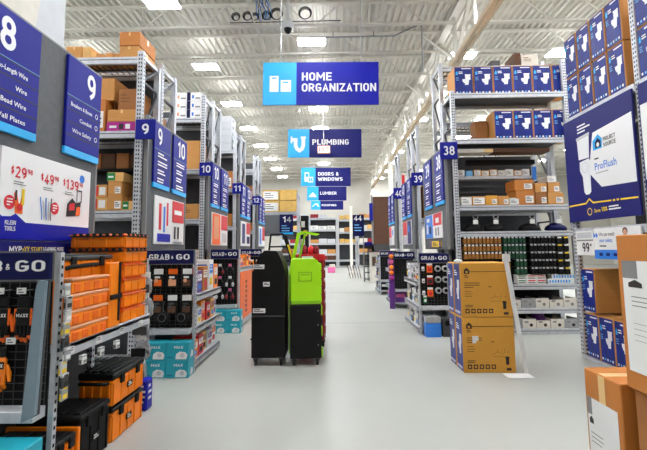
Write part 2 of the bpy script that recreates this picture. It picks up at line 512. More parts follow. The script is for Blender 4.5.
# ------------------------------------------------------------------ lights
def make_lamp():
    r = empty('ceiling_light', (0, 0, 0), 'x', 'light')
    b = MB(); b.box(-.4, .4, -.22, .22, .02, .07, 'white', .01)
    b.box(-.05, .05, -.1, .1, .07, .12, 'white')
    b.build('housing', r)
    b = MB(); b.box(-.37, .37, -.2, .2, 0, .02, 'lamp'); b.build('diffuser', r)
    b = MB(); b.box(-.3, .3, .08, .18, .07, .08, 'deckfill'); b.box(-.3, .3, -.18, -.08, .07, .08, 'deckfill'); b.box(-.3, -.26, -.08, .08, .07, .08, 'deckfill'); b.build('deck_fill', r)  # emissive strips added on the housing top to brighten the deck
    for x in (-.36, .36): b = MB(); b.bar((x, 0, .07), (x, 0, ZD - 7.33), .008, .008, 'silver'); b.build('hanger', r)
    return r
lamp0 = make_lamp(); first = True
rows = [(-3.92, 'left of the blue hanging banners'), (-.5, 'above the blue hanging banners'), (4.02, 'right of the lattice girder'),
        (6.95, 'over the toilet boxes'), (-7.6, 'over the left racks'), (-11.2, 'far left over the racks'), (10.6, 'far right over the racks'), (-15, 'far out on the left'), (14.5, 'far out on the right')]
for ri, (x, where) in enumerate(rows):
    y0 = 12.7 - 3.45 * 4 if ri in (0, 4, 5, 7) else (11.23 - 2.85 * 4 if ri == 1 else 12.25 - 3.2 * 4)
    st = 3.45 if ri in (0, 4, 5, 7) else (2.85 if ri == 1 else 3.2)
    k = 0; y = y0
    n = 0
    while y < 35:
        front = y > 8.5
        lab = 'white highbay light, %s from the front, %s' % (ORD[min(n, 11)], where) if front else 'white highbay light over the entrance end, %s' % where
        if front: n += 1
        if first: o = lamp0; o.location = (x, y, 7.33); o['label'] = lab; first = False
        else: o = clone(lamp0, (x, y, 7.33), lab)
        o['group'] = 'highbay lights of the row ' + where
        y += st

# ------------------------------------------------------------------ ceiling-hung things
r = empty('security_camera', (-1.07, 10.35, 7.2), 'white dome security camera on a pole below the roof joists', 'camera')
b = MB(); b.tube([(-1.07, 10.35, 7.5), (-1.07, 10.35, ZD)], .045, 'white', 8); b.build('pole', r)
b = MB(); b.lathe((-1.07, 10.35, 7.26), [(.10, 0), (.15, .03), (.15, .14), (.12, .2), (.05, .26)], 'white', 16); b.build('housing', r)
b = MB(); b.lathe((-1.07, 10.35, 7.13), [(.02, 0), (.07, .03), (.1, .08), (.105, .13)], 'black', 16); b.build('dome', r)
coils = [(-2.42, .11, 'leftmost of the coils'), (-2.12, .12, 'second of the coils'), (-1.92, .1, 'third of the coils'), (-1.62, .12, 'just left of the camera'), (-1.36, .16, 'touching the camera on its left'), (-.62, .17, 'just right of the camera')]
for x, rr, w in coils:
    b = MB()
    for d in range(4):
        b.tube([(x + (rr - d * .012) * math.cos(2 * PI * k / 20), 10.3 + d * .018, 7.49 + rr + (rr - d * .012) * math.sin(2 * PI * k / 20)) for k in range(20)], .009, 'darkgrey' if d % 2 else 'matteblack', 5, closed=True)
    tag(b.build('cable_coil'), 'black cable coil hanging at the joist, ' + w, 'cable', 'cable coils by the dome camera')
b = MB()
rnd = random.Random(3)
for k in range(12):
    x = -1.85 + k * .03
    b.tube([(x, 10.35, 7.5), (x + rnd.uniform(-.06, .06), 10.3, 7.72), (x + rnd.uniform(-.12, .05), 10.3, 7.9), (x - .08, 10.35, ZD)], .009, ('azure', 'darkgrey', 'skyblue')[k % 3], 5)
tag(b.build('cable_bundle'), 'bundle of blue and grey cables dropping through the roof joist', 'cable')
b = MB(); b.bar((-2.6, 10.4, 7.485), (.3, 10.4, 7.485), .018, .018, 'darkgrey'); tag(b.build('cable_tray'), 'dark rail carrying the cable coils under the joist', 'rail')
r = empty('ceiling_speaker', (1.06, 11.0, 7.45), 'round white ceiling speaker with dark top hanging right above the big banner', 'speaker')
b = MB(); b.lathe((1.06, 11.0, 7.45), [(.1, 0), (.24, .03), (.26, .08)], 'offwhite', 18); b.build('grille', r)
b = MB(); b.lathe((1.06, 11.0, 7.53), [(.26, 0), (.2, .09), (.05, .12)], 'darkgrey', 18); b.bar((1.06, 11, 7.62), (1.06, 11, ZD), .02, .02, 'silver'); b.build('backcan', r)

# ------------------------------------------------------------------ department banners
def banner(x0, x1, z0, z1, y, label, lines, icon, cap, split=.29, main='bannerblue'):
    r = empty('department_banner', ((x0 + x1) / 2, y, z0), label, 'sign', 'blue department banners over the main aisle')
    W = x1 - x0; H = z1 - z0
    b = MB(); b.box(x0 + W * split, x1, y, y + .05, z0, z1, main)
    F = Fr(b, (x0, y, z0), *CAMF)
    b.build('panel', r)
    b = MB(); b.box(x0, x0 + W * split - .001, y, y + .05, z0, z1, 'cyan'); b.build('icon_panel', r)
    b = MB(); F = Fr(b, (x0, y, z0), *CAMF)
    for t, tx, ty, tw in lines: F.text(t, W * tx, H * ty, cap * H, 'white', .004, width=W * tw if tw else None)
    b.build('lettering', r)
    b = MB(); F = Fr(b, (x0, y, z0), *CAMF); icon(F, W * split, H); b.build('icon', r)
    b = MB()
    for x in (x0 + .15 * W, x1 - .15 * W):
        b = MB(); b.bar((x, y + .025, z1), (x, y + .025, ZD - .05), .012, .012, 'silver'); b.build('hanging_wire', r)
    r.rotation_euler = (0, math.radians(.7), 0)
def ic_bins(F, w, h):
    F.rect(w * .2, h * .30, w * .47, h * .68, 'paper', .004); F.rect(w * .53, h * .30, w * .84, h * .58, 'paper', .004)
    F.rect(w * .27, h * .61, w * .40, h * .64, 'cyan', .006); F.rect(w * .6, h * .51, w * .76, h * .54, 'cyan', .006)
def ic_pipe(F, w, h):
    pts = [(w * .22, h * .62), (w * .34, h * .60)] + [(w * (.52 + .18 * math.cos(a)), h * (.36 + .16 * math.sin(a))) for a in [PI * (1.05 + .95 * k / 8) for k in range(9)]] + [(w * .72, h * .62)]
    F.stroke([(w * .16, h * .62), (w * .36, h * .62), (w * .36, h * .42), (w * .42, h * .3), (w * .54, h * .24), (w * .66, h * .3), (w * .72, h * .42), (w * .72, h * .66)], w * .17, 'paper', .004)
    F.rect(w * .6, h * .66, w * .84, h * .74, 'paper', .005); F.rect(w * .12, h * .5, w * .2, h * .74, 'paper', .005)
def ic_win(F, w, h):
    F.rect(w * .24, h * .24, w * .56, h * .74, 'paper', .004); F.rect(w * .3, h * .5, w * .5, h * .68, 'cyan', .006)
    F.rect(w * .5, h * .2, w * .84, h * .5, 'paper', .005); F.rect(w * .56, h * .26, w * .66, h * .44, 'cyan', .007); F.rect(w * .7, h * .26, w * .79, h * .44, 'cyan', .007)
def ic_tri(F, w, h):
    F.poly([(w * .15, h * .25), (w * .85, h * .25), (w * .72, h * .42), (w * .5, h * .6), (w * .3, h * .42)], 'paper', .004)
def ic_roof(F, w, h):
    F.stroke([(w * .15, h * .35), (w * .5, h * .68), (w * .85, h * .35)], h * .1, 'paper', .004); F.rect(w * .66, h * .5, w * .76, h * .72, 'paper', .005)
banner(-1.48, 1.06, 4.72, 5.68, 8.9, 'largest and nearest blue hanging banner reading HOME ORGANIZATION', [('HOME', .335, .56, .26), ('ORGANIZATION', .335, .30, .645)], ic_bins, .20)
banner(-1.46, 1.04, 4.66, 5.64, 14, 'second nearest hanging banner reading PLUMBING with a pipe icon', [('PLUMBING', .33, .44, .5)], ic_pipe, .2, main='bannernavy')
banner(-1.49, .96, 4.64, 5.56, 20.5, 'third hanging banner reading DOORS & WINDOWS with window icon', [('DOORS &', .34, .56, .42), ('WINDOWS', .34, .28, .5)], ic_win, .2, main='bannernavy')
banner(-1.52, .94, 4.55, 5.42, 26, 'fourth hanging banner reading LUMBER with a white mountain icon', [('LUMBER', .33, .42, .42)], ic_tri, .22, main='bannernavy')
banner(-1.57, .9, 4.52, 5.2, 32, 'farthest and smallest hanging banner reading ROOFING', [('ROOFING', .33, .4, .46)], ic_roof, .22, main='bannernavy')
r = empty('exit_sign', (-.24, 13.6, 4.66), 'small lit exit sign with red letters in front of the PLUMBING banner', 'sign')
b = MB(); b.box(-.44, -.02, 13.56, 13.64, 4.7, 4.96, 'peach', .01); b.build('housing', r)
b = MB(); F = Fr(b, (-.44, 13.555, 4.7), *CAMF); F.rect(.02, .02, .4, .24, 'exitglow'); F.text('EXIT', .21, .06, .14, 'red', .004, 'c', width=.32); b.build('face', r)
b = MB(); b.bar((-.23, 13.6, 4.96), (-.23, 13.6, ZD), .02, .02, 'silver'); b.build('stem', r)

# ================================================================== RACKS
def post(b, x, y, z1, w=.08, d=.07, holes='', m='galv', z0=0.0):
    b.box(x - w / 2, x + w / 2, y - d / 2, y + d / 2, z0, z1, m)
    z = z0 + .06
    while z < z1 - .03 and holes:
        if 'f' in holes:
            F = Fr(b, (x, y - d / 2, z), *CAMF)
            F.rect(-.024, -.012, -.006, .012, 'hole', .001); F.rect(.008, -.012, .026, .012, 'hole', .001)
        if 'r' in holes: Fr(b, (x + w / 2, y, z), *AISL).rect(-.01, -.012, .012, .012, 'hole', .001)
        if 'l' in holes: Fr(b, (x - w / 2, y, z), *AISR).rect(-.01, -.012, .012, .012, 'hole', .001)
        z += .055
def storage_rack(x0, x1, y0, y1, levels, ztop, label, holes='', deck='wire', base=True, lip=.10, brace_at=(True, True), zright=None, rear=False, group=None):
    """levels = z of shelf tops"""
    r = empty('storage_rack', ((x0 + x1) / 2, (y0 + y1) / 2, 0), label, 'rack', group)
    for x in (x0 + .04, x1 - .04):
        for y in (y0 + .035, y1 - .035):
            b = MB(); post(b, x, y, ztop if x < (x0 + x1) / 2 or not zright else zright, holes=holes if y < (y0 + y1) / 2 else '')
            b.build('upright_post', r)
        if not brace_at[0 if x < (x0 + x1) / 2 else 1]: continue
        b = MB(); z = .3; k = 0
        while z < ztop - 1.0:
            b.bar((x, y0 + .05, z), (x, y1 - .05, z), .03, .03, 'galvdark'); b.bar((x, y0 + .05, z), (x, y1 - .05, z + .9), .03, .03, 'galvdark')
            z += .9
        b.bar((x, y0 + .05, z), (x, y1 - .05, z), .03, .03, 'galvdark'); b.bar((x, y0 + .05, z), (x, y1 - .05, ztop - .06), .03, .03, 'galvdark'); b.bar((x, y0 + .05, ztop - .06), (x, y1 - .05, ztop - .06), .04, .05, 'galv')
        b.build('end_brace', r)
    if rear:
        b = MB(); b.box(x0 + .09, x1 - .09, y1 - .012, y1 - .004, .15, rear if rear is not True else ztop - .15, 'galvdark'); b.build('shade_panel', r)  # dark sheet added across the back so the shelf interior looks shaded
    for z in levels:
        for y in (y0 + .02, y1 - .02):
            b = MB(); b.box(x0 + .08, x1 - .08, y - .025, y + .025, z - lip, z - .002, 'galv', .004)
            b.box(x0 + .08, x1 - .08, y - .027, y + .027, z - lip * .45, z - lip * .35, 'galvdark'); b.build('shelf_beam', r)
        b = MB()
        if deck == 'wire':
            n = int((x1 - x0) / .09)
            for i in range(n):
                x = x0 + .1 + i * (x1 - x0 - .2) / (n - 1)
                b.bar((x, y0, z - .006), (x, y1, z - .006), .012, .01, 'galvdark')
            for y in (y0 + (y1 - y0) * .33, y0 + (y1 - y0) * .66): b.bar((x0 + .08, y, z - .02), (x1 - .08, y, z - .02), .03, .02, 'galvdark')
            b.build('wire_deck', r)
        else:
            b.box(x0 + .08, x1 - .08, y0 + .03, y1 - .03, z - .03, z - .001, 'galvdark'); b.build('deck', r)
    return r

LK = [2.68, 5.43, 8.21, 10.99, 13.77]          # near faces of the left double racks
LN = ['8', '9', '10', '11', '12', '13']
XL = -2.53
AB = ['aisles eight and nine', 'aisles nine and ten', 'aisles ten and eleven', 'aisles eleven and twelve', 'aisles twelve and thirteen']
LW = ['eight', 'nine', 'ten', 'eleven', 'twelve']
ZT = [3.3, 4.3, 4.72, 4.72, 4.72]
for k, y0 in enumerate(LK):
    if k == 0:
        storage_rack(-5.0, XL, 3.35, 3.95, [2.2, 3.2], 3.3, 'galvanized rack hidden behind the big grey aisle 8 and 9 board')
        continue
    lv = [.12, 1.15, 2.12, 3.19, 4.22] if k == 1 else [.12, 1.1, 2.2, 3.2, 4.25]
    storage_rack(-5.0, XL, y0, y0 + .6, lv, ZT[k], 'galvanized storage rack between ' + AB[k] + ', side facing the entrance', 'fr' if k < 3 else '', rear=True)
    storage_rack(-5.0, XL, y0 + .64, y0 + 1.24, lv[:-1] + [lv[-1] + .1], ZT[k] + .1, 'galvanized storage rack between ' + AB[k] + ', side turned away', 'r' if k < 2 else '')

# ------------------------------------------------------------------ end boards and their signs (left)
def sign_plate(side, X, ya, yb, z0, z1, num, items, label, icons=True, numpos='r'):
    """directory sign; ya..yb along Y"""
    s = 1 if side == 'L' else -1
    t = .03
    r = empty('aisle_sign', (X, (ya + yb) / 2, z0), label, 'sign', 'aisle directory signs on the end boards')
    b = MB(); b.box(min(X, X + s * t), max(X, X + s * t), ya, yb, z0 + .07, z1, 'signblue', .004); b.build('plate', r)
    b = MB(); b.box(min(X, X + s * t), max(X, X + s * t), ya, yb, z0, z0 + .068, 'cyan', .004); b.build('foot_strip', r)
    W = yb - ya; H = z1 - z0
    o = (X + s * t, ya if side == 'L' else yb, z0)
    b = MB(); F = Fr(b, o, *(AISL if side == 'L' else AISR))
    F.text(num, W * .55 if len(num) > 1 else {'r': W * .66, 'l': W * .3, 'm': W * .42}[numpos], H * .655, H * .29, 'white', .003, 'c', width=W * .55 if len(num) > 1 else W * .27)
    b.build('numeral', r)
    b = MB(); F = Fr(b, o, *(AISL if side == 'L' else AISR))
    n = 4
    for i in range(n):
        y = H * (.58 - i * .13)
        F.rect(0.0, y, W, y + .012, 'signline', .002)
        if i == 0: F.rect(0.0, y + .013, W, y + .017, 'skyblue', .002)
        if items and i < len(items):
            F.text(items[i], W * .78 if not icons else W * .72, y - H * .085, H * .042, 'white', .003, 'r', width=min(W * .62, .027 * len(items[i]) + .015))
        elif i < 3 or not items:
            F.lines(W * .2, y - H * .03, W * .6, 2 if not items else 1, H * .045, H * .022, 'white', .003, seed=i + len(num))
        if icons and i < 3 and items:
            F.ring(W * .86, y - H * .065, H * .02, H * .008, 'white', .003, 10)
    b.build('lettering', r)
    return r
def end_board(side, X, ya, yb, z0, z1, label):
    s = 1 if side == 'L' else -1
    r = empty('end_board', (X, (ya + yb) / 2, z0), label, 'board', 'grey boards closing the rack ends')
    b = MB(); b.box(min(X, X - s * (.065 if side == 'L' else .12)), max(X, X - s * (.065 if side == 'L' else .12)), ya, yb, z0, z1, 'board', .003); b.build('panel', r)
    b = MB()
    for y in (ya, yb): b.box(min(X + s * .004, X - s * .05), max(X + s * .004, X - s * .05), y - .012, y + .012, z0, z1 + .005, 'boardedge')
    b.box(min(X + s * .003, X - s * .05), max(X + s * .003, X - s * .05), ya, yb, z1 - .012, z1 + .005, 'boardedge')
    b.build('edge_trim', r)
end_board('L', -2.46, 2.5, 4.29, 1.6, 3.46, 'tall grey board nearest on the left holding the aisle 8 and 9 signs')
end_board('L', -2.46, 5.5, 6.98, 1.6, 3.42, 'grey end board carrying the second pair of left signs, 9 and 10')
end_board('L', -2.46, 8.3, 9.86, 1.6, 3.42, 'grey end board carrying the aisle 10 and 11 signs')
end_board('L', -2.46, 11.1, 12.6, 1.6, 3.42, 'grey end board carrying the aisle 11 and 12 signs')
end_board('L', -2.46, 13.9, 15.3, 1.6, 3.42, 'grey end board carrying the aisle 12 and 13 signs')
XS = -2.456
sign_plate('L', XS, 2.72, 3.34, 2.49, 3.43, '8', ['Cut-to-Length Wire', 'Wire', 'Bead Wire', 'Wall Plates'], 'big blue aisle 8 sign cropped by the left edge of the photo', False, 'm')
sign_plate('L', XS, 3.71, 4.27, 2.49, 3.43, '9', ['Breakers & Boxes', 'Conduit', 'Wire Safety'], 'large blue aisle 9 sign on the right of the nearest grey board', True)
for (ya, yb, n, lab) in [(5.63, 6.2, '9', 'narrow blue aisle 9 sign on the second grey board, above the tool poster'), (6.33, 6.92, '10', 'blue aisle 10 sign on the second grey board, right of the 9'),
                         (8.42, 9.0, '10', 'blue aisle 10 sign on the third grey board from the left'), (9.16, 9.78, '11', 'blue aisle 11 sign on the third grey board from the left'),
                         (11.2, 11.8, '11', 'blue aisle 11 sign on the fourth grey board from the left'), (11.9, 12.5, '12', 'blue aisle 12 sign on the fourth grey board from the left'),
                         (14.0, 14.55, '12', 'blue aisle 12 sign on the farthest left end board'), (14.65, 15.2, '13', 'blue aisle 13 sign on the farthest left end board')]:
    sign_plate('L', XS, ya, yb, 2.46, 3.38, n, [], lab, False, 'l' if n == '9' else 'r')

# aisle flags, blue squares facing the entrance
def flag(xc, y, zc, s, num, label):
    r = empty('aisle_flag', (xc, y, zc - s / 2), label, 'sign', 'square blue aisle number flags')
    b = MB(); b.box(xc - s / 2, xc + s / 2, y, y + .02, zc - s / 2, zc + s / 2, 'signblue', .004); b.build('plate', r)
    b = MB(); Fr(b, (xc - s / 2, y, zc - s / 2), *CAMF).text(num, s / 2, s * .22, s * .56, 'white', .003, 'c', width=s * .68 if len(num) > 1 else s * .36); b.build('numeral', r)
    px = xc - s * .42 if xc < 0 else xc + s * .36
    b = MB(); b.box(px - .015, px + .015, y + .02, y + (.075 if xc < 0 else .065), zc - .06, zc + .06, 'galvdark'); b.build('bracket', r)
flag(-2.44, 5.36, 3.185, .27, '9', 'square blue flag reading 9 on the front rack post')
flag(-2.47, 8.14, 3.18, .27, '10', 'square blue flag reading 10 on a left rack post')
flag(-2.47, 10.92, 3.19, .28, '11', 'square blue flag reading 11 on a left rack post')
flag(-2.47, 13.7, 3.19, .28, '12', 'square blue flag reading 12 on a left rack post')
flag(2.23, 7.84, 3.41, .33, '38', 'square blue flag reading 38 on the right rack post')
flag(2.33, 11.2, 3.42, .35, '39', 'square blue flag reading 39 on a right rack post')
flag(2.33, 14.4, 3.45, .38, '40', 'square blue flag reading 40 on a right rack post')

# price posters under the signs
r = empty('price_poster', (-2.45, 3.57, 1.69), 'white poster with three red tool prices and a blue foot band', 'poster')
b = MB(); b.box(-2.458, -2.43, 3.0, 4.15, 1.69, 2.385, 'white', .004); b.build('board', r)
b = MB(); F = Fr(b, (-2.43, 3.0, 1.69), *AISL)
F.poly([(0, 0), (1.15, 0), (1.15, .135), (.28, .135), (.17, .2), (.12, .175), (.04, .17), (0, .19)], 'bannerblue')
F.text('KLEIN', .065, .11, .035, 'white', .004, width=.11); F.text('TOOLS', .065, .065, .035, 'white', .004, width=.11); b.build('brand_band', r)
for x, t, w in ((.13, '29', .12), (.46, '49', .12), (.75, '139', .19)):
    b = MB(); F = Fr(b, (-2.43, 3.0, 1.69), *AISL)
    F.text('$', x - .035, .5, .06, 'red', .003); F.text(t, x + .01, .475, .095, 'red', .003, width=w); F.text('98', x + w + .02, .52, .045, 'red', .003)
    F.lines(x, .45, .16, 2, .018, .007, 'boardedge', .003, 3); b.build('price_lettering', r)
b = MB(); F = Fr(b, (-2.43, 3.0, 1.69), *AISL); F.disc(1.0, .6, .04, 'azure', .003); b.build('blue_dot', r)
for x in (.1, .62):
    b = MB(); F = Fr(b, (-2.43, 3.0, 1.69), *AISL); F.disc(x, .28, .055, 'red', .003); F.lines(x - .03, .31, .06, 3, .022, .01, 'white', .005, 2); b.build('red_dot', r)
b = MB(); F = Fr(b, (-2.43, 3.0, 1.69), *AISL)
F.poly([(.16, .2), (.24, .2), (.24, .33), (.22, .33), (.2, .26), (.17, .36), (.14, .36)], 'orangedeep', .003); F.rect(.15, .3, .17, .38, 'ink', .005); F.rect(.22, .27, .25, .4, 'yellow', .004); F.disc(.2, .25, .03, 'red', .006); b.build('pliers_picture', r)
b = MB(); F = Fr(b, (-2.43, 3.0, 1.69), *AISL)
for i, c in enumerate(('azure', 'silver', 'azure', 'silver', 'darkgrey')): F.stroke([(.43 + i * .035, .36 - (i % 2) * .03), (.46 + i * .025, .22), (.46 + i * .028, .17)], .012, c, .003 + i * .0005)
b.build('screwdriver_picture', r)
b = MB(); F = Fr(b, (-2.43, 3.0, 1.69), *AISL)
F.poly([(.78, .22), (.98, .24), (1.0, .38), (.92, .36), (.86, .4), (.79, .34)], 'ink', .003); F.poly([(.82, .28), (.9, .29), (.9, .36), (.82, .34)], 'red', .004); F.poly([(.92, .24), (.99, .25), (.99, .33), (.93, .32)], 'orangedeep', .004); F.stroke([(.93, .36), (.93, .48), (1.0, .48), (1.0, .37)], .012, 'ink', .0045)
b.build('tool_bag_picture', r)
r = empty('header_strip', (-2.42, 3.4, 1.5), 'dark blue strip with white and yellow wording below the price poster', 'sign')
b = MB(); b.box(-2.45, -2.41, 2.5, 4.2, 1.53, 1.68, 'bannernavy', .004); b.build('strip', r)
b = MB(); F = Fr(b, (-2.41, 3.0, 1.53), *AISL); F.text('MYP', .1, .06, .05, 'white', .003, width=.13); F.text('aXX', .235, .06, .05, 'yellow', .003, width=.08); F.text('START', .33, .065, .038, 'yellow', .003, width=.13); F.text('LEARNING MORE', .47, .065, .038, 'white', .003, width=.27); b.build('lettering', r)

def poster(y0, y1, z0, z1, X, side, parts, label):
    s = 1 if side == 'L' else -1
    r = empty('end_poster', (X, (y0 + y1) / 2, z0), label, 'poster', 'printed posters on the end boards')
    b = MB(); b.box(min(X, X + s * .02), max(X, X + s * .02), y0, y1, z0, z1, 'paper', .003); b.build('board', r)
    b = MB(); F = Fr(b, (X + s * .02, y0 if side == 'L' else y1, z0), *(AISL if side == 'L' else AISR))
    W, H = y1 - y0, z1 - z0
    for (a, c, d, e, m) in parts: F.rect(a * W, c * H, d * W, e * H, m, .002 + .0008 * parts.index((a, c, d, e, m)))
    b.build('print', r)
    return F, W, H
P2 = [(.12, .3, .2, .85, 'red'), (.26, .25, .32, .8, 'azure'), (.36, .4, .42, .9, 'red'), (.08, .05, .5, .22, 'bannerblue'), (.55, .5, .98, .98, 'red'), (.62, .68, .9, .78, 'white'), (.62, .12, .68, .4, 'ink'), (.74, .12, .8, .4, 'ink'), (.58, .02, .95, .06, 'boardedge')]
poster(5.72, 6.86, 1.68, 2.36, -2.456, 'L', P2, 'white and red price poster on the second grey board')
P3 = [(.02, .02, .5, .98, 'orangedeep'), (.12, .2, .4, .9, 'peach'), (.55, .5, .98, .98, 'red'), (.6, .1, .92, .4, 'greywhite')]
poster(8.5, 9.76, 1.68, 2.36, -2.456, 'L', P3, 'orange and red poster on the third left board')
poster(11.25, 12.5, 1.68, 2.36, -2.456, 'L', [(.1, .1, .4, .9, 'bannernavy'), (.55, .5, .98, .98, 'red'), (.6, .1, .92, .4, 'navy')], 'white, navy and red poster on the fourth left board')
poster(14.05, 15.2, 1.68, 2.36, -2.456, 'L', [(.1, .1, .4, .9, 'azure'), (.55, .3, .98, .98, 'red')], 'blue and red poster on the farthest left board')
P38 = [(.52, .02, .98, .98, 'red'), (.52, .02, .98, .5, 'white'), (.65, .6, .84, .8, 'white'), (.62, .1, .7, .42, 'boardedge'), (.76, .1, .84, .42, 'boardedge'), (.02, .02, .48, .98, 'azure'), (.12, .7, .3, .86, 'white'), (.1, .2, .2, .6, 'white'), (.28, .2, .38, .5, 'navy')]
poster(8.3, 9.75, 1.78, 2.3, 2.19, 'R', P38, 'blue, red and white poster under the aisle 38 sign')

# ------------------------------------------------------------------ wing displays (face the entrance)
def wing(x0, x1, y, zs, label, text=True, near=False, zg=None):
    """zs = base shelf z"""
    r = empty('wing_display', ((x0 + x1) / 2, y, 0), label, 'display', 'grid wings with navy headers on the shelf ends')
    zh0, zh1 = (1.415, 1.59) if x1 < 0 else (1.31, 1.48)
    b = MB(); b.box(x0, x1, y - .03, y, zh0, zh1, 'navy', .003); h = b.build('header_sign', r)
    b = MB(); b.box(x0 - .012, x1 + .012, y, y + .02, zh0 - .015, zh1 + .012, 'boardedge'); b.build('header_frame', r)
    if text:
        b = MB(); F = Fr(b, (x0, y - .03, zh0), *CAMF); W = x1 - x0; H = zh1 - zh0
        F.text('GRAB', W * .05, H * .29, H * .44, 'white', .003, width=W * .45); F.text('&', W * .53, H * .36, H * .24, 'white', .003, width=W * .05); F.text('GO', W * .63, H * .29, H * .44, 'white', .003, width=W * .3 if x1 > -1.84 else W * .33)
        b.build('lettering', h)
    b = MB(); b.box(x0 + .02, x1 - .03, y + .05, y + .06, zs, zh0, 'matteblack')
    n = 9
    for i in range(n): x = x0 + .03 + i * (x1 - x0 - .07) / (n - 1); b.bar((x, y + .046, zs), (x, y + .046, zh0), .006, .006, 'darkgrey')
    z = zs + .04
    while z < zh0: b.bar((x0 + .02, y + .04, z), (x1 - .03, y + .04, z), .005, .005, 'darkgrey'); z += .05
    b.build('grid_panel', r)
    for x in (x0 + .01, x1 - .005):
        b = MB(); post(b, x, y + .08, zh1, .035, .04, 'r' if near else '', m='galv'); b.build('upright_post', r)
    b = MB(); b.box(x0 + .03, x1 - .03, y - .07, y + .05, zs - .07, zs, 'galv', .004); b.build('base_shelf', r)
    return r
wing(-2.47, -1.85, 2.77, .60, 'nearest wing display with GRAB & GO header, cropped at the left edge', near=True)
wing(-2.45, -1.83, 5.57, .58, 'second GRAB & GO wing on the left, with small black packs', near=True)
wing(-2.40, -1.86, 8.36, .52, 'third GRAB & GO wing on the left, with hanging headphones')
wing(-2.40, -1.86, 11.1, .52, 'fourth GRAB & GO wing on the left, half hidden by the black tool chest')
wing(1.62, 2.17, 7.93, .52, 'GRAB & GO wing on the right below the aisle 38 flag')
wing(1.62, 2.17, 11.2, .52, 'second right wing display, mostly hidden behind the GRAB & GO one')
wing(1.62, 2.17, 14.4, .52, 'farthest right wing display before the white columns')

# side guard on the near wing
b = MB()
pts = [(0, 0)]
pts = [(-.02, 0), (.06, .04), (.085, .86), (.05, .865), (.035, .85), (.025, .8)]
b.prism((-1.905, 2.66, .55), (1, 0, 0), (0, 0, 1), pts, -.03, 'bluegrey')
b.prism((-1.910, 2.69, .545), (1, 0, 0), (0, 0, 1), [(x * 1.12, z * 1.012) for x, z in pts], -.02, 'darkgrey')
tag(b.build('side_guard'), 'blue grey rounded corner guard plate hanging on the near wing', 'guard')

# gloves on the near wing
def glove(x, y, z, m1, m2, label, group, s=1.0):
    r = empty('work_glove', (x, y, z - .25 * s), label, 'glove', group)
    b = MB()
    b.box(x - .05 * s, x + .05 * s, y - .03, y, z - .14 * s, z - .02 * s, m1, .012); b.box(x - .053 * s, x - .046 * s, y - .032, y - .02, z - .13 * s, z - .03 * s, m2); b.box(x + .046 * s, x + .053 * s, y - .032, y - .02, z - .13 * s, z - .03 * s, m2)
    b.build('back', r)
    for i in range(4):
        b = MB(); fx = x + (-.0375 + i * .025) * s; L = (.085, .1, .105, .085)[i] * s
        b.tube([(fx, y - .016, z - .13 * s), (fx, y - .02, z - .13 * s - L * .72)], [.0125 * s, .012 * s], m1, 8, False); b.tube([(fx, y - .02, z - .13 * s - L * .72), (fx + .004, y - .01, z - .13 * s - L)], [.0123 * s, .009 * s], m2, 8)
        b.build('finger', r)
    b = MB(); b.tube([(x + .045 * s, y - .015, z - .07 * s), (x + .07 * s, y - .018, z - .12 * s), (x + .072 * s, y - .016, z - .17 * s)], [.015 * s, .014 * s, .01 * s], m2, 8); b.build('thumb', r)
    b = MB(); b.box(x - .045 * s, x + .045 * s, y - .028, y, z - .02 * s, z + .045 * s, 'black', .008); b.build('cuff', r)
    b = MB(); F = Fr(b, (x, y - .031, z - .1 * s), *CAMF); F.rect(-.045 * s, .01, .045 * s, .055 * s, 'black', .002); F.text('MAXX', 0, .02, .022 * s, 'white', .004, 'c', width=.075 * s); b.build('badge', r)
    return r
GX = [-2.43, -2.29, -2.15, -2.0]
for x, w in ((-2.30, 'third from the post'), (-2.155, 'second from the post'), (-2.01, 'nearest the corner guard')):
    glove(x, 2.77, 1.26, 'black', 'orangedeep', 'black and orange work glove hanging on the near wing, upper row, ' + w, 'work gloves on the near wing', 1.05)
for x, w in ((-2.30, 'at the photo edge side'), (-2.155, 'nearest the corner guard')):
    glove(x, 2.77, .94, 'orange', 'orange', 'all orange work glove hanging in the lower row, ' + w, 'work gloves on the near wing')
def price_tag(x, y, z, label, s=.05):
    b = MB(); b.box(x - s * .6, x + s * .6, y - .006, y, z - s * .4, z + s * .4, 'paper'); Fr(b, (x, y - .006, z), *CAMF).lines(-s * .4, s * .2, s * .8, 2, s * .3, s * .12, 'ink', .001)
    b.bar((x, y, z), (x, y + .1, z), .006, .006, 'silver')
    tag(b.build('price_tag'), label, 'price tag', 'white price tags on the near wing')
for x, z, w in ((-2.30, 1.345, 'above the left upper glove'), (-2.155, 1.345, 'above the middle upper glove'), (-2.01, 1.345, 'above the upper glove by the guard'), (-2.06, 1.03, 'above the lower gloves, right one'), (-2.26, 1.03, 'above the lower gloves, left one')):
    price_tag(x, 2.72, z, 'small white price tag on the near wing ' + w)

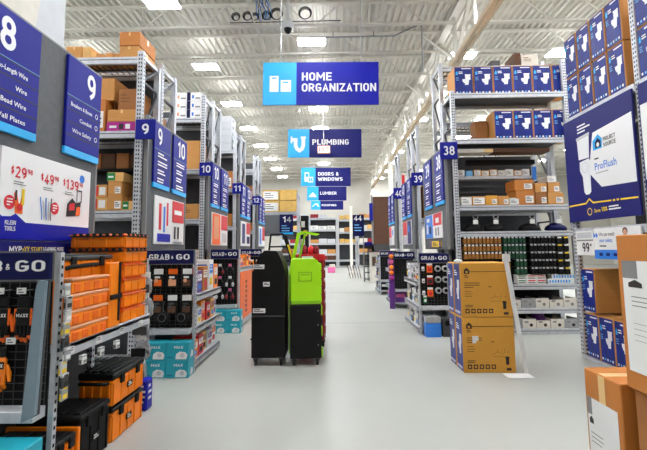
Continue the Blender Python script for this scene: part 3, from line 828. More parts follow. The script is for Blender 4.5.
# ------------------------------------------------------------------ endcap shelves
def endcap(side, y0, y1, levels, label, zt=1.45, depth=.6, near=False):
    s = 1 if side == 'L' else -1
    xb = -2.45 if side == 'L' else 2.18; xf = xb + s * depth
    r = empty('endcap_shelf', ((xb + xf) / 2, (y0 + y1) / 2, 0), label, 'shelf', 'shelves on the rack ends')
    for y in (y0 + .03, y1 - .03):
        b = MB(); post(b, xb + s * .03, y, zt, .05, .05, 'fr' if near else ''); b.build('upright_post', r)
    b = MB(); b.box(min(xb, xb + s * .015), max(xb, xb + s * .015), y0, y1, .05, zt, 'darkgrey'); b.build('back_panel', r)
    for z in levels:
        b = MB(); b.box(min(xb + s * .02, xf), max(xb + s * .02, xf), y0, y1, z - .035, z, 'galv', .003)
        b.box(min(xf, xf - s * .02), max(xf, xf - s * .02), y0, y1, z - .085, z + .012, 'galv', .003)
        sh = b.build('shelf', r)
        n = 4
        for i in range(n):
            b = MB(); F = Fr(b, (xf + s * .001, y0 if side == 'L' else y1, z - .08), *(AISL if side == 'L' else AISR))
            F.rect((i + .3) * (y1 - y0) / n, .01, (i + .3) * (y1 - y0) / n + .08, .06, 'paper', .003); F.lines((i + .3) * (y1 - y0) / n + .01, .05, .06, 2, .016, .006, 'ink', .004, i); b.build('price_tag', sh)
    return r
endcap('L', 2.86, 4.3, [.95], 'silver endcap shelf loaded with orange tool boxes', 1.6, near=True)
endcap('L', 5.7, 7.0, [.12, .55, .98], 'endcap shelves of mixed colourful packs behind the second wing')
endcap('L', 8.5, 9.8, [.15, 1.22], 'endcap shelf with the tall orange display behind the third wing')
endcap('L', 11.25, 12.5, [.15, .6, 1.0], 'endcap shelves hidden behind the black tool chest')
endcap('R', 8.05, 9.4, [.1, .5, .95], 'right endcap shelves of white and grey packs below aisle 38')
endcap('R', 11.3, 12.6, [.15, .55, 1.0], 'right endcap with purple fixture and orange balls')
endcap('R', 14.5, 15.8, [.15, .6, 1.0], 'farthest right endcap with dark goods')

# ------------------------------------------------------------------ tool boxes
def tool_box(x0, x1, y0, y1, z0, z1, body, lid, label, lidh=.07, ribs=True, face='x', latch=True, handle=False, group=None, badge=True):
    r = empty('tool_box', ((x0 + x1) / 2, (y0 + y1) / 2, z0), label, 'tool box', group)
    zt = z1 - lidh
    b = MB(); b.box(x0 + .01, x1 - .012, y0 + .012, y1 - .012, z0, zt, body, .012)
    n = max(3, int((y1 - y0) / .14))
    if ribs:
        for i in range(n + 1):
            y = y0 + .03 + i * (y1 - y0 - .06) / n
            b.box(x1 - .016, x1 - .004, y - .012, y + .012, z0 + .01, zt - .005, body, .003)
        for i in range(4):
            x = x0 + .05 + i * (x1 - x0 - .1) / 3
            b.box(x - .012, x + .012, y0 + .004, y0 + .016, z0 + .01, zt - .005, body, .003)
        b.box(x0 + .03, x1 - .006, y0 + .006, y1 - .006, zt - .03, zt - .012, body, .003)
    b.build('body', r)
    b = MB(); b.box(x0, x1, y0, y1, zt + .002, z1 - .012, lid, .012)
    for i in range(4):
        x = x0 + .06 + i * (x1 - x0 - .12) / 3
        b.box(x - .025, x + .025, y0 + .04, y1 - .04, z1 - .014, z1, lid, .005)
    b.build('lid', r)
    if latch:
        for y in (y0 + (y1 - y0) * .25, y0 + (y1 - y0) * .75):
            b = MB(); b.box(x1 - .008, x1 + .012, y - .03, y + .03, zt - .05, zt + .03, 'matteblack', .005); b.build('latch', r)
    if badge:
        b = MB(); b.box(x1 - .006, x1 + .004, (y0 + y1) / 2 - .045, (y0 + y1) / 2 + .045, (z0 + zt) / 2 - .02, (z0 + zt) / 2 + .03, 'black', .003)
        Fr(b, (x1 + .004, (y0 + y1) / 2, (z0 + zt) / 2), *AISL).lines(-.035, .022, .07, 2, .018, .01, 'white', .001); b.build('badge', r)
    if handle:
        b = MB(); b.tube([(x0 + .05, y0 + .01, z1 - .09), (x0 + .05, y0 - .05, z1 - .08), (x1 - .05, y0 - .05, z1 - .08), (x1 - .05, y0 + .01, z1 - .09)], .014, 'matteblack', 8); b.build('handle', r)
    return r
XF = -1.845
# floor level, right to left
tool_box(-2.2, XF, 3.62, 4.2, 0.0, .29, 'orange', 'black', 'orange tool box with black lid on the floor, lower of the corner pair', .05)
tool_box(-2.16, XF, 3.62, 4.2, .292, .575, 'orange', 'black', 'orange tool box with black lid stacked on top of the corner pair', .07, handle=True)
tool_box(-2.36, XF, 3.17, 3.58, 0.0, .40, 'matteblack', 'matteblack', 'mostly black tool box with orange sides in the middle of the floor row', .06)
b = MB(); b.box(-2.38, XF + .004, 3.135, 3.165, .01, .33, 'orange', .006)
tag(b.build('orange_divider'), 'thin orange panel standing against the black tool box', 'panel')
tool_box(-2.34, XF, 2.88, 3.12, 0.0, .33, 'orange', 'black', 'orange tool box with black lid nearest the camera on the floor', .05)
# shelf level
for i in range(6):
    z0 = .953 + i * .1335
    o = tool_box(-2.38, XF - .01, 3.76, 4.22, z0, z0 + .131, 'orange', 'orangedeep', 'orange organizer, %s from the bottom of the tall stack on the shelf' % ORD[i], .022, latch=False, group='orange organizers in the tall stack', badge=False)
    if i >= 4:
        b = MB()
        for q in range(8): b.box(-2.34 + q * .06, -2.31 + q * .06, 3.752, 3.766, z0 + .105, z0 + .133, 'hole')
        for q in range(5): b.box(XF - .02, XF - .004, 3.8 + q * .085, 3.83 + q * .085, z0 + .105, z0 + .133, 'hole')
        b.box(-2.36, XF - .03, 3.757, 3.763, z0 + .1, z0 + .11, 'hole'); b.box(XF - .016, XF - .007, 3.79, 4.2, z0 + .1, z0 + .11, 'hole'); b.build('hinge_strip', o)
tool_box(-2.42, -1.93, 2.93, 3.70, .953, 1.575, 'orange', 'darkgrey', 'large orange tool chest with dark lid and black grip on the shelf', .05, badge=False)
b = MB(); b.tube([(-1.945, 3.05, 1.47), (-1.915, 3.07, 1.48), (-1.915, 3.42, 1.49), (-1.945, 3.44, 1.48)], .016, 'matteblack', 8); tag(b.build('carry_handle'), 'black bar handle across the front of the large orange chest', 'handle')
bins = []
for i in range(4):
    z0 = .953 + i * .114
    r = empty('parts_bin', (-1.9, 3.2, z0), 'orange parts bin, %s from the bottom, before the large orange chest' % ORD[i], 'bin', 'orange parts bins in front of the large chest')
    b = MB(); b.box(-1.91, XF + .004, 2.97, 3.46, z0, z0 + .088, 'orange', .008)
    for j in range(4): b.box(XF, XF + .008, 3.0 + j * .125, 3.075 + j * .125, z0 + .01, z0 + .07, 'orangedeep', .003)
    b.build('tray', r)
    b = MB(); b.box(-1.912, XF + .01, 2.96, 3.47, z0 + .089, z0 + .111, 'peach', .006); b.build('lid', r)
# black suitcase style side clips
b = MB(); b.box(-1.9, -1.845, 3.5, 3.68, .955, 1.5, 'orange', .01); b.box(-1.845, -1.835, 3.63, 3.66, 1.0, 1.5, 'matteblack', .004); b.box(-1.845, -1.83, 3.5, 3.68, 1.19, 1.23, 'matteblack', .004)
tag(b.build('tool_bag'), 'slim orange case with a black strap between the chest and the organizers', 'case')

# hanging packs along the near wing post and under the shelf
rnd = random.Random(11)
def hang_pack(x, y, z, w, h, m1, m2, label, group, fr='x', t=.03):
    b = MB()
    if fr == 'x':
        b.box(x - t / 2, x + t / 2, y - w / 2, y + w / 2, z - h, z, m1, .004)
        b.box(x - t / 2, x + t / 2, y - w / 2, y + w / 2, z + .001, z + h * .3, 'greywhite', .003)
        F = Fr(b, (x + t / 2, y, z - h), *AISL); F.rect(-w * .35, h * .2, w * .35, h * .6, m2, .002); F.rect(-w * .3, h * 1.05, w * .3, h * 1.2, m2, .002)
        F = Fr(b, (x, y - w / 2, z - h), *CAMF); F.rect(-t * .35, h * .15, t * .35, h * .7, m2, .002)
    else:
        b.box(x - w / 2, x + w / 2, y - t / 2, y + t / 2, z - h, z, m1, .004)
        b.box(x - w / 2, x + w / 2, y - .004, y + .004, z, z + h * .3, 'paper')
        F = Fr(b, (x, y - t / 2, z - h), *CAMF); F.rect(-w * .35, h * .2, w * .35, h * .7, m2, .002); F.rect(-w * .2, h * 1.06, w * .2, h * 1.2, 'white', -t / 2 + .007)
    return tag(b.build('hanging_pack'), label, 'pack', group)
cl = ['silver', 'plasticgrey', 'greywhite', 'plasticgrey', 'darkgrey', 'plasticgrey', 'greywhite', 'darkgrey', 'plasticgrey']
for i, m1 in enumerate(cl):
    hang_pack(-1.80 + .008 * (i % 2), 2.85 + .012 * (i % 3), 1.36 - i * .085, .07, .07, m1, ('paper', 'ink', 'paper', 'yellow', 'ink', 'paper', 'yellow', 'ink', 'yellow')[i], 'grey hang pack on the strip beside the near perforated post, %s from top' % ORD[i], 'packs on the near clip strip', t=.018)
for i in range(3):
    hang_pack(-1.825, 3.12 + i * .24, .83, .06, .05, 'paper', 'boardedge', 'white tag hanging under the orange shelf lip, %s from the left' % ORD[i], 'tags under the orange shelf lip')
b = MB(); b.box(-1.95, -1.865, 4.32, 4.46, 0.0, .3, 'bannerblue', .015); Fr(b, (-1.907, 4.32, .15), *CAMF).lines(-.03, .1, .06, 4, .05, .02, 'white', .002)
Fr(b, (-1.865, 4.39, .15), *AISL).lines(-.04, .1, .08, 3, .06, .025, 'white', .002)
tag(b.build('shopping_basket'), 'narrow blue printed box on the floor beside the orange tool boxes', 'box')

# clear bags hanging left of the second wing
for i in range(5):
    b = MB(); z = 1.3 - i * .235
    cxb, cyb = -2.2 + .03 * (i % 2), 4.95 - .02 * i
    g0 = len(b.v); b.ball((cxb, cyb, z - .13), .1, .05, .12, 'clearbag', 14, 10); rb = random.Random(i)
    for q in range(g0, len(b.v)):
        vx, vy, vz = b.v[q]; k = rb.uniform(.75, 1.2); b.v[q] = (cxb + max(-.085, min(.085, (vx - cxb) * k)), cyb + max(-.035, min(.035, (vy - cyb) * rb.uniform(.6, 1.3))), vz + rb.uniform(-.012, .012))
    b.sm = [False] * len(b.sm)
    b.box(-2.26, -2.14, 4.95 - .02 * i - .012, 4.95 - .02 * i + .012, z - .03, z + .04, 'paper')
    b.box(-2.28, -2.12, 4.885 - .02 * i, 4.895 - .02 * i, z - .19, z - .1, ('darkgrey', 'paper', 'darkgrey', 'black', 'matteblack')[i])
    tag(b.build('plastic_bag'), 'crumpled clear plastic bag on the strip left of the second wing, %s from top' % ORD[i], 'bag', 'clear bags on the hanging strip')
b = MB(); b.box(-2.215, -2.195, 5.02, 5.03, .1, 1.5, 'greywhite'); b.bar((-2.205, 5.025, 1.48), (-2.205, 5.46, 1.48), .012, .012, 'silver'); tag(b.build('clip_strip'), 'white clip strip holding clear bags left of the second wing', 'strip')

# ------------------------------------------------------------------ teal boxes
def make_teal(w=.285, d=.2, h=.215):
    r = empty('teal_box', (0, 0, 0), 'x', 'box')
    b = MB(); b.box(-w / 2, w / 2, -d / 2, d / 2, 0, h, 'teal', .006); b.build('carton', r)
    b = MB(); F = Fr(b, (-w / 2, -d / 2, 0), *CAMF)
    F.poly([(w * .42, h * .06), (w * .9, h * .06), (w * .95, h * .3), (w * .86, h * .45), (w * .62, h * .5), (w * .45, h * .36)], 'paper'); F.disc(w * .72, h * .28, w * .1, 'greywhite', .003)
    F.text('MAX', w * .36, h * .66, h * .16, 'white', .003, width=w * .4); F.rect(w * .06, h * .12, w * .3, h * .2, 'tealdark')
    F = Fr(b, (w / 2, -d / 2, 0), *AISL); F.poly([(d * .3, h * .1), (d * .8, h * .1), (d * .85, h * .4), (d * .5, h * .5)], 'paper')
    b.build('print', r)
    return r
teal0 = make_teal(); used = False
def teal(x, y, z, label, group):
    global used
    if not used: teal0.location = (x, y, z); teal0['label'] = label; teal0['group'] = group; used = True; return teal0
    return clone(teal0, (x, y, z), label, group)
for j, rn in enumerate(('bottom', 'top')):
    for i, cn in enumerate(('left', 'right')):
        teal(-2.25 + i * .29, 5.5, j * .218, 'teal box with white picture below the second wing, %s row %s' % (rn, cn), 'teal boxes below the second wing')
        teal(-2.2 + i * .29, 8.28, j * .218, 'teal box with white picture below the third wing, %s row %s' % (rn, cn), 'teal boxes below the third wing')
for i, cn in enumerate(('far left', 'middle', 'right')):
    teal(-2.6 + i * .32, 2.62, .23, 'large teal box at the bottom left corner of the photo, ' + cn, 'teal boxes below the near wing') if i else None
b = MB(); b.box(-2.47, -1.83, 2.48, 2.74, 0, .228, 'galvdark', .01); tag(b.build('base_plinth'), 'grey steel plinth under the teal boxes of the near wing', 'plinth')

# goods on second wing
for j in range(2):
    for i in range(3):
        b = MB(); x = -2.28 + i * .19; z = 1.3 - j * .34; y = 5.56
        b.box(x - .07, x + .07, y - .05, y, z - .2, z - .02, 'matteblack', .008); b.box(x - .06, x + .06, y - .03, y - .02, z - .02, z + .05, ('paper', 'orangedeep', 'paper')[(i + j) % 3])
        F = Fr(b, (x - .07, y - .05, z - .2), *CAMF); F.rect(.02, .03, .12, .11, ('orangedeep', 'peach', 'brown')[(i + j) % 3] if j == 0 else 'brown', .002); F.disc(.05, .1, .025, 'peach' if j == 0 else 'darkgrey', .004); F.rect(.03, .13, .1, .155, 'paper' if j == 0 else 'darkgrey', .004)
        b.bar((x, y, z + .03), (x, y + .06, z + .03), .008, .008, 'silver')
        tag(b.build('hanging_pack'), ('black pack with orange print, %s from left in the top row of the second wing' if j == 0 else 'dark brown pack, %s from left in the middle row of the second wing') % ORD[i], 'pack', 'packs on the second wing')
for i in range(2):
    b = MB(); x = -2.2 + i * .25
    b.ball((x, 5.52, .72), .1, .045, .085, 'matteblack', 12, 7); b.tube([(x, 5.52, .8), (x - .015, 5.53, .87), (x, 5.55, .93)], .012, 'darkgrey', 6); b.ring = None
    b.tube([(x + .05 * math.cos(2 * PI * k / 12), 5.47, .73 + .05 * math.sin(2 * PI * k / 12)) for k in range(12)], .006, 'darkgrey', 6, closed=True)
    tag(b.build('safety_mask'), 'black cup shaped mask hanging low on the second wing, ' + ('left', 'right')[i], 'mask', 'masks on the second wing')
# third wing: headphones
for j in range(3):
    for i in range(2):
        x = -2.22 + i * .2; z = 1.24 - j * .24; y = 8.33; c = ('darkred', 'matteblack', 'greywhite')[(i + j) % 3]
        b = MB(); b.tube([(x + .065 * math.cos(PI * k / 8), y, z - .06 + .075 * math.sin(PI * k / 8)) for k in range(9)], .012, 'darkgrey', 6)
        for s in (-1, 1): b.ball((x + s * .062, y, z - .09), .028, .04, .045, c, 10, 6)
        b.box(x - .03, x + .03, y + .02, y + .03, z + .02, z + .07, 'pink' if (i + j) % 2 else 'paper'); b.bar((x, y + .02, z + .05), (x, y + .06, z + .05), .008, .008, 'silver')
        tag(b.build('ear_muffs'), 'ear muffs hanging on the third wing, %s row %s' % (('top', 'middle', 'bottom')[j], ('left', 'right')[i]), 'ear muffs', 'ear muffs on the third wing')

# second endcap goods facing the aisle
PK = [('white', 'red'), ('purple', 'paper'), ('cardorange', 'paper'), ('white', 'azure'), ('orange', 'white'), ('red', 'paper'), ('cardlight', 'darkred'), ('greywhite', 'purple'), ('white', 'orangedeep')]
def pack_row(side, xf, y0, y1, z, n, hmin, hmax, label, group, seed, pk=PK, depth=.35):
    rr = random.Random(seed); s = 1 if side == 'L' else -1; w = (y1 - y0) / n
    for i in range(n):
        h = rr.uniform(hmin, hmax); m1, m2 = pk[(i + seed) % len(pk)]
        b = MB(); a = y0 + i * w + .008; c = y0 + (i + 1) * w - .008; x1 = xf - s * rr.uniform(.02, .06)
        b.box(min(x1, x1 - s * depth), max(x1, x1 - s * depth), a, c, z, z + h, m1, .006)
        F = Fr(b, (x1, a if side == 'L' else c, z), *(AISL if side == 'L' else AISR)); W = c - a
        F.rect(W * .1, h * .55, W * .9, h * .85, m2, .002); F.rect(W * .2, h * .15, W * .8, h * .4, rr.choice(['ink', 'yellow', 'red', 'azure', m2]), .002)
        F.lines(W * .2, h * .8, W * .6, 2, h * .1, h * .04, m1, .003, i)
        F = Fr(b, (min(x1, x1 - s * depth), a, z), *CAMF); F.rect(depth * .1, h * .5, depth * .9, h * .85, m2, .002)
        tag(b.build('retail_box'), label % ORD[i], 'box', group)
pack_row('L', -1.86, 5.74, 6.98, .982, 5, .3, .46, 'coloured retail box, %s from front, top shelf behind the second wing', 'retail boxes on the endcap behind the second wing', 0)
pack_row('L', -1.86, 5.74, 6.98, .552, 6, .22, .33, 'coloured retail box, %s from front, middle shelf behind the second wing', 'retail boxes on the endcap behind the second wing', 2)
pack_row('L', -1.86, 5.74, 6.98, .122, 5, .22, .32, 'coloured retail box, %s from front, lowest shelf behind the second wing', 'retail boxes on the endcap behind the second wing', 4)
PO = [('orange', 'ink'), ('orangedeep', 'paper'), ('orange', 'black')]
pack_row('L', -1.86, 8.55, 9.78, 1.222, 5, .2, .26, 'orange retail box, %s from front on top of the orange display', 'orange retail boxes over the orange display', 0, PO)
r = empty('orange_display', (-2.0, 9.15, .15), 'tall orange cardboard display panel with dark vertical lettering behind the third wing', 'display')
b = MB(); b.box(-2.1, -1.855, 8.55, 9.76, .152, 1.13, 'orangedeep', .006); b.build('panel', r)
b = MB(); F = Fr(b, (-1.855, 8.55, .15), *AISL)
for i in range(7): F.rect(.5, .12 + i * .1, .66, .18 + i * .1, 'ink'); F.rect(.54, .14 + i * .1, .62, .16 + i * .1, 'orangedeep', .003)
b.build('print', r)
for z, n in ((.152, 4), (.602, 5), (1.002, 4)):
    pack_row('L', -1.86, 11.3, 12.45, z, n, .2, .3, 'orange retail box, %s from front on the ' + {.152: 'lowest', .602: 'middle', 1.002: 'top'}[z] + ' shelf behind the fourth wing', 'retail boxes on the endcap behind the fourth wing', int(z * 10), PO)
for j in range(3):
    for i in range(3):
        hang_pack(-2.27 + i * .16, 11.07, 1.28 - j * .22, .1, .13, 'orange' if j < 2 else 'matteblack', 'ink' if j < 2 else 'paper', 'hang pack on the fourth left wing, %s row, %s from left' % (('top', 'middle', 'bottom')[j], ORD[i]), 'packs on the fourth left wing', 'y')

# ------------------------------------------------------------------ cartons on racks
def carton(x0, x1, y0, y1, z0, h, m, label, group=None, tape=True, lab=None, name='cardboard_box'):
    b = MB(); b.box(x0, x1, y0, y1, z0, z0 + h, m, .006)
    F = Fr(b, (x0, y0, z0), *CAMF); W = x1 - x0
    if tape:
        F.rect(W * .46, h * .7, W * .54, h, 'tape', .002)
    if lab == 'white': F.rect(W * .5, h * .12, W * .92, h * .62, 'paper', .002); F.lines(W * .54, h * .54, W * .32, 3, h * .12, h * .05, 'ink', .003)
    elif lab == 'print': F.lines(W * .12, h * .75, W * .5, 3, h * .14, h * .05, 'inkbrown', .002)
    elif lab == 'green': F.rect(0.004, h * .1, W * .5, h * .95, 'green', .002); F.rect(W * .08, h * .4, W * .4, h * .6, 'white', .003)
    elif lab == 'red': F.rect(W * .03, h * .1, W * .3, h * .9, 'red', .002); F.rect(W * .4, h * .2, W * .9, h * .8, 'paper', .002)
    elif lab == 'purple': F.rect(0.004, h * .02, W - .004, h * .98, 'magenta', .002); F.rect(W * .42, h * .2, W * .58, h * .8, 'ink', .003); F.rect(W * .64, h * .25, W * .8, h * .75, 'white', .003); F.rect(W * .1, h * .35, W * .34, h * .6, 'white', .003)
    elif lab == 'full': F.rect(W * .06, h * .1, W * .94, h * .85, 'paper', .002); F.lines(W * .12, h * .7, W * .6, 3, h * .18, h * .06, 'ink', .003)
    Fr(b, (x1, y0, z0), *AISL).rect((y1 - y0) * .45, h * .6, (y1 - y0) * .55, h, 'tape', .002) if tape else None
    return tag(b.build(name), label, 'box', group)
# rack facing the camera behind aisle 9 (k = 1); Y face 5.43
y0 = 5.46; G = 'cartons on the rack under the 9 flag'
carton(-3.62, -3.40, y0, 5.9, 4.225, .17, 'card', 'small brown carton farthest left on top of the aisle 9 rack', G)
carton(-3.39, -3.27, y0, 5.9, 4.225, .16, 'cardlight', 'pale small carton second from left on top of the aisle 9 rack', G)
for i in range(3): carton(-3.24 + i * .13, -3.13 + i * .13, y0 + .06, 5.9, 4.225, .09 + .01 * (i % 2), 'card', 'low flat carton, %s of three on top of the aisle nine rack' % ORD[i], G, False)
carton(-2.88, -2.61, y0, 5.97, 4.225, .16, 'card', 'wide brown carton under the strapped one on top of the aisle 9 rack', G)
carton(-2.88, -2.60, y0 - .01, 5.97, 4.388, .2, 'cardorange', 'wide brown carton with pale strap topmost on the aisle 9 rack', G)
Lp = [(-3.30, -3.06, .34, 'card', None), (-3.055, -2.86, .5, 'carddark', 'print'), (-2.85, -2.64, .4, 'cardorange', 'print')]
carton(-3.02, -2.62, 5.47, 5.95, 3.195, .13, 'magenta', 'flat purple printed box on the shelf left of the 9 flag', None, False, 'purple')
carton(-3.02, -2.63, 5.48, 5.95, 3.327, .17, 'card', 'brown carton resting on the purple printed box', G)
carton(-3.36, -3.05, 5.48, 5.95, 3.195, .46, 'cardorange', 'tall brown carton leaning spot left of the purple box', G, True, 'white')
carton(-2.92, -2.65, 5.56, 5.98, 3.499, .32, 'carddark', 'dark brown carton above the purple box stack', G, False, 'print')
carton(-3.3, -2.98, 5.56, 5.98, 3.658, .32, 'card', 'brown carton on the tall one near the sign edge', G, False)
carton(-4.2, -3.42, 5.5, 5.98, 3.195, .6, 'card', 'brown carton behind the aisle 9 sign', G)
# level 2.12
for i, (x, w, h, m, l) in enumerate([(-3.15, .18, .17, 'cardlight', 'red'), (-2.965, .2, .2, 'card', 'white'), (-2.76, .17, .12, 'cardlight', 'green')]):
    carton(x, x + w, 5.46, 5.9, 2.125, h, m, ('red labelled', 'white labelled', 'green labelled')[i] + ' carton in the lower row of the shelf under the 9 flag', G, False, l)
carton(-3.14, -2.975, 5.46, 5.9, 2.299, .17, 'card', 'carton stacked on the red labelled one under the 9 flag', G, False, 'red')
carton(-2.96, -2.775, 5.46, 5.9, 2.328, .18, 'card', 'carton stacked on the white labelled one under the 9 flag', G, False, 'white')
carton(-2.98, -2.76, 5.46, 5.9, 2.512, .12, 'cardlight', 'topmost small carton with green label under the 9 flag', G, False, 'green')
r = empty('dark_tray', (-2.9, 5.95, 2.72), 'dark hanging shelf tray under the upper beam by the 9 flag', 'tray')
b = MB(); b.box(-3.5, -2.63, 5.7, 5.98, 2.70, 2.73, 'matteblack'); b.build('tray', r)
for i in range(4): carton(-3.4 + i * .2, -3.22 + i * .2, 5.72, 5.96, 2.732, .22, 'brown' if i % 2 else 'carddark', 'dark brown carton on the set back tray under the 9 flag, %s from left' % ORD[i], 'cartons on the set back tray', False)
for i in range(4): carton(-3.5 + i * .22, -3.3 + i * .22, 5.5, 5.95, 1.155, .5 + .06 * (i % 2), ('green', 'darkgreen', 'black', 'green')[i], 'dark box on the shelf just above the orange boxes, %s from left' % ORD[i], 'dark boxes above the orange tool boxes', False, 'white' if i == 1 else None)
# second rack (k=2) white boxes on top
for j in range(3):
    for i in range(2):
        x = -3.22 + i * .3
        b = MB(); b.box(x, x + .29, 8.26, 8.75, 4.255 + j * .182, 4.255 + j * .182 + .178, 'white', .005); F = Fr(b, (x, 8.26, 4.255 + j * .182), *CAMF)
        F.rect(.0, 0, .07, .178, 'navy'); F.rect(.1, .05, .14, .12, 'azure' if i else 'peach'); F.rect(.17, .04, .27, .07, 'boardedge')
        tag(b.build('white_box'), 'white box with navy end atop the aisle ten rack, %s layer %s' % (('bottom', 'middle', 'top')[j], ('left', 'right')[i]), 'box', 'white boxes on top of the aisle 10 rack')
for j in range(5):
    b = MB(); b.box(-3.32, -2.68, 11.05, 11.55, 4.255 + j * .19, 4.255 + j * .19 + .186, 'greywhite', .005); F = Fr(b, (-3.32, 11.05, 4.255 + j * .19), *CAMF); F.rect(.26, .04, .36, .14, 'boardedge'); Fr(b, (-2.68, 11.05, 4.255 + j * .19), *AISL).rect(.1, .05, .3, .13, 'boardedge')
    tag(b.build('white_box'), 'grey white long box atop the aisle eleven rack, %s from the bottom' % ORD[j], 'box', 'grey white boxes on top of the aisle 11 rack')
for k in (2, 3, 4):
    for z, zn in ((1.105, 'low'), (2.205, 'middle'), (3.205, 'upper')):
        rr = random.Random(k * 10 + int(z)); x = -2.64; n = 0
        while x > -3.5 and n < 4:
            w = rr.uniform(.22, .4); h = rr.uniform(.25, .6); m = rr.choice(['card', 'carddark', 'cardorange', 'offwhite', 'darkgrey', 'cardlight'])
            carton(x - w, x, LK[k] + .05, LK[k] + .5, z, h, m, '%s carton from the post on the %s shelf of the aisle %s rack' % (ORD[n], zn, LW[k]), 'cartons on the aisle %s rack' % LW[k], False, rr.choice([None, 'white', 'print']))
            x -= w + .01; n += 1
# second side of pair: goods facing away, one carton each at the post
for k in (1, 2, 3):
    for z, zn in ((2.125 if k == 1 else 2.205, 'middle'), (3.195 if k == 1 else 3.205, 'upper')):
        carton(-2.98, -2.66, LK[k] + .7, LK[k] + 1.15, z, .5, 'carddark', 'dark carton on the %s shelf of the away side rack, %s' % (zn, AB[k]), 'cartons in the far side racks', False)
# big white carton above the near board
b = MB(); b.box(-3.4, -2.56, 2.3, 3.83, 3.3, 5.3, 'greywhite', .01)
b.poly = None
F = Fr(b, (-2.56, 2.3, 3.3), *AISL); F.poly([(0.02, .02), (1.1, .02), (1.25, 1.0), (1.42, 1.98), (.02, 1.98)], 'offwhite', .002)
tag(b.build('wrapped_pallet'), 'tall pale wrapped pallet load on the rack behind the 8 sign', 'pallet')

# ================================================================== TOOL CHESTS IN THE AISLE
def caster(b, x, y, m='rubber', r=.05):
    b.lathe((x - .018, y, r), [(r * .5, 0), (r, .004), (r, .032), (r * .5, .036)], m, 14, 'x'); b.box(x - .03, x + .03, y - .03, y + .03, r + .02, .115, 'galvdark')
r = empty('tool_cabinet', (-.9, 6.15, 0), 'black rolling tool cabinet on casters, left one of the pair in the aisle', 'tool cabinet')
b = MB(); b.box(-1.125, -.66, 5.9, 6.4, .11, .66, 'black', .008); b.build('body', r)
for x in (-1.07, -.72):
    for y in (5.96, 6.34): b = MB(); caster(b, x, y); b.build('caster', r)
b = MB(); b.box(-1.15, -1.125, 5.95, 6.3, .34, .36, 'black', .004); b.build('side_handle', r)
r = empty('tool_chest', (-.9, 6.15, .66), 'tall black top chest with sloped shoulders and white stickers in the aisle', 'tool chest')
b = MB(); b.prism((-1.12, 5.89, .665), (1, 0, 0), (0, 0, 1), [(0, 0), (.46, 0), (.46, .62), (.42, .76), (.35, .9), (.17, .91), (.08, .8), (0, .58)], -.5, 'black')
b.box(-1.12, -.66, 5.886, 6.388, .665, .685, 'darkgrey'); b.build('body', r)
for (xa, za, wd) in ((-1.10, 1.32, .155), (-.96, 1.08, .09), (-1.10, .72, .17)):
    b = MB(); b.box(xa, xa + wd, 5.878, 5.886, za, za + .06, 'paper'); Fr(b, (xa, 5.878, za), *CAMF).lines(.012, .05, wd * .85, 2, .02, .011, 'ink', .001); b.build('sticker', r)
r = empty('cart_frame', (-.8, 6.75, 0), 'black tubular cart frame standing behind the black chest', 'cart')
b = MB()
for x0, x1 in ((-1.02, -.98), (-.66, -.78)): b.tube([(x0, 6.75, .0), (x0, 6.75, 1.45), (x1, 6.75, 1.83)], .016, 'matteblack', 8)
b.tube([(-.98, 6.75, 1.83), (-.78, 6.75, 1.83)], .016, 'matteblack', 8); b.tube([(-1.0, 6.75, 1.63), (-.71, 6.75, 1.63)], .012, 'matteblack', 8)
b.tube([(-1.0, 6.75, 1.4), (-.66, 6.75, 1.4)], .012, 'matteblack', 8); b.build('frame', r)
b = MB(); b.bar((-.745, 6.735, 1.8), (-.63, 6.735, 1.42), .02, .05, 'matteblack'); b.bar((-.70, 6.72, 1.66), (-.63, 6.72, 1.43), .015, .03, 'yellow'); b.build('side_strap', r)
# green chest, slightly turned
cx, cy, ang = -.4, 6.16, .10
R = Matrix.Translation((cx, cy, 0)) @ Matrix.Rotation(ang, 4, 'Z')
def turned(r0):
    r0.rotation_euler = (0, 0, ang); r0.location = (cx, cy, r0.location.z)
r = empty('tool_cabinet', (0, 0, 0), 'black tool cabinet with lime green drawer side under the green chest', 'tool cabinet')
b = MB(); b.box(-.215, .215, -.26, .26, .1, .82, 'black', .008); b.box(-.21, .21, -.265, -.26, .12, .8, 'matteblack'); b.build('body', r)
for i in range(5):
    b = MB(); b.box(.216, .232, -.25, .25, .12 + i * .14, .245 + i * .14, 'lime' if i % 2 == 0 else 'black', .004); b.build('drawer', r)
for x in (-.16, .16):
    for y in (-.2, .2): b = MB(); caster(b, x, y, r=.045); b.build('caster', r)
b = MB()
for z in (.28, .55, .74): b.ball((.17, -.267, z), .008, .004, .008, 'silver', 8, 5)
b.build('rivet', r)
turned(r)
r = empty('tool_chest', (0, 0, .82), 'bright lime green top chest with a grip slot in the aisle', 'tool chest')
b = MB()
b.prism((-.2, -.25, .83), (1, 0, 0), (0, 0, 1), [(0, 0), (.41, 0), (.41, .5), (.37, .6), (.34, .62), (.03, .62), (0, .6)], -.5, 'lime')
b.box(-.2, .21, -.258, -.25, .835, .875, 'limedark'); ROOT[r.name] = Vector((0, 0, .82)); b.build('body', r)
b = MB(); F = Fr(b, (0, -.251, 1.15), *CAMF); F.rect(-.1, -.01, .09, .12, 'limedark', .001); F.rect(-.085, .004, .075, .106, 'lime', .002); F.rect(-.07, .075, .06, .09, 'limedark', .003); b.build('grip_slot', r)
for i in range(5):
    b = MB(); b.box(.211, .226, -.24, .24, .85 + i * .11, .945 + i * .11, 'lime', .004); b.box(.226, .24, -.2, .2, .92 + i * .11, .93 + i * .11, 'matteblack'); b.build('drawer', r)
turned(r)
r = empty('sweeper_handle', (-.42, 6.62, 0), 'lime green angled lift handle rising behind the green chest', 'handle')
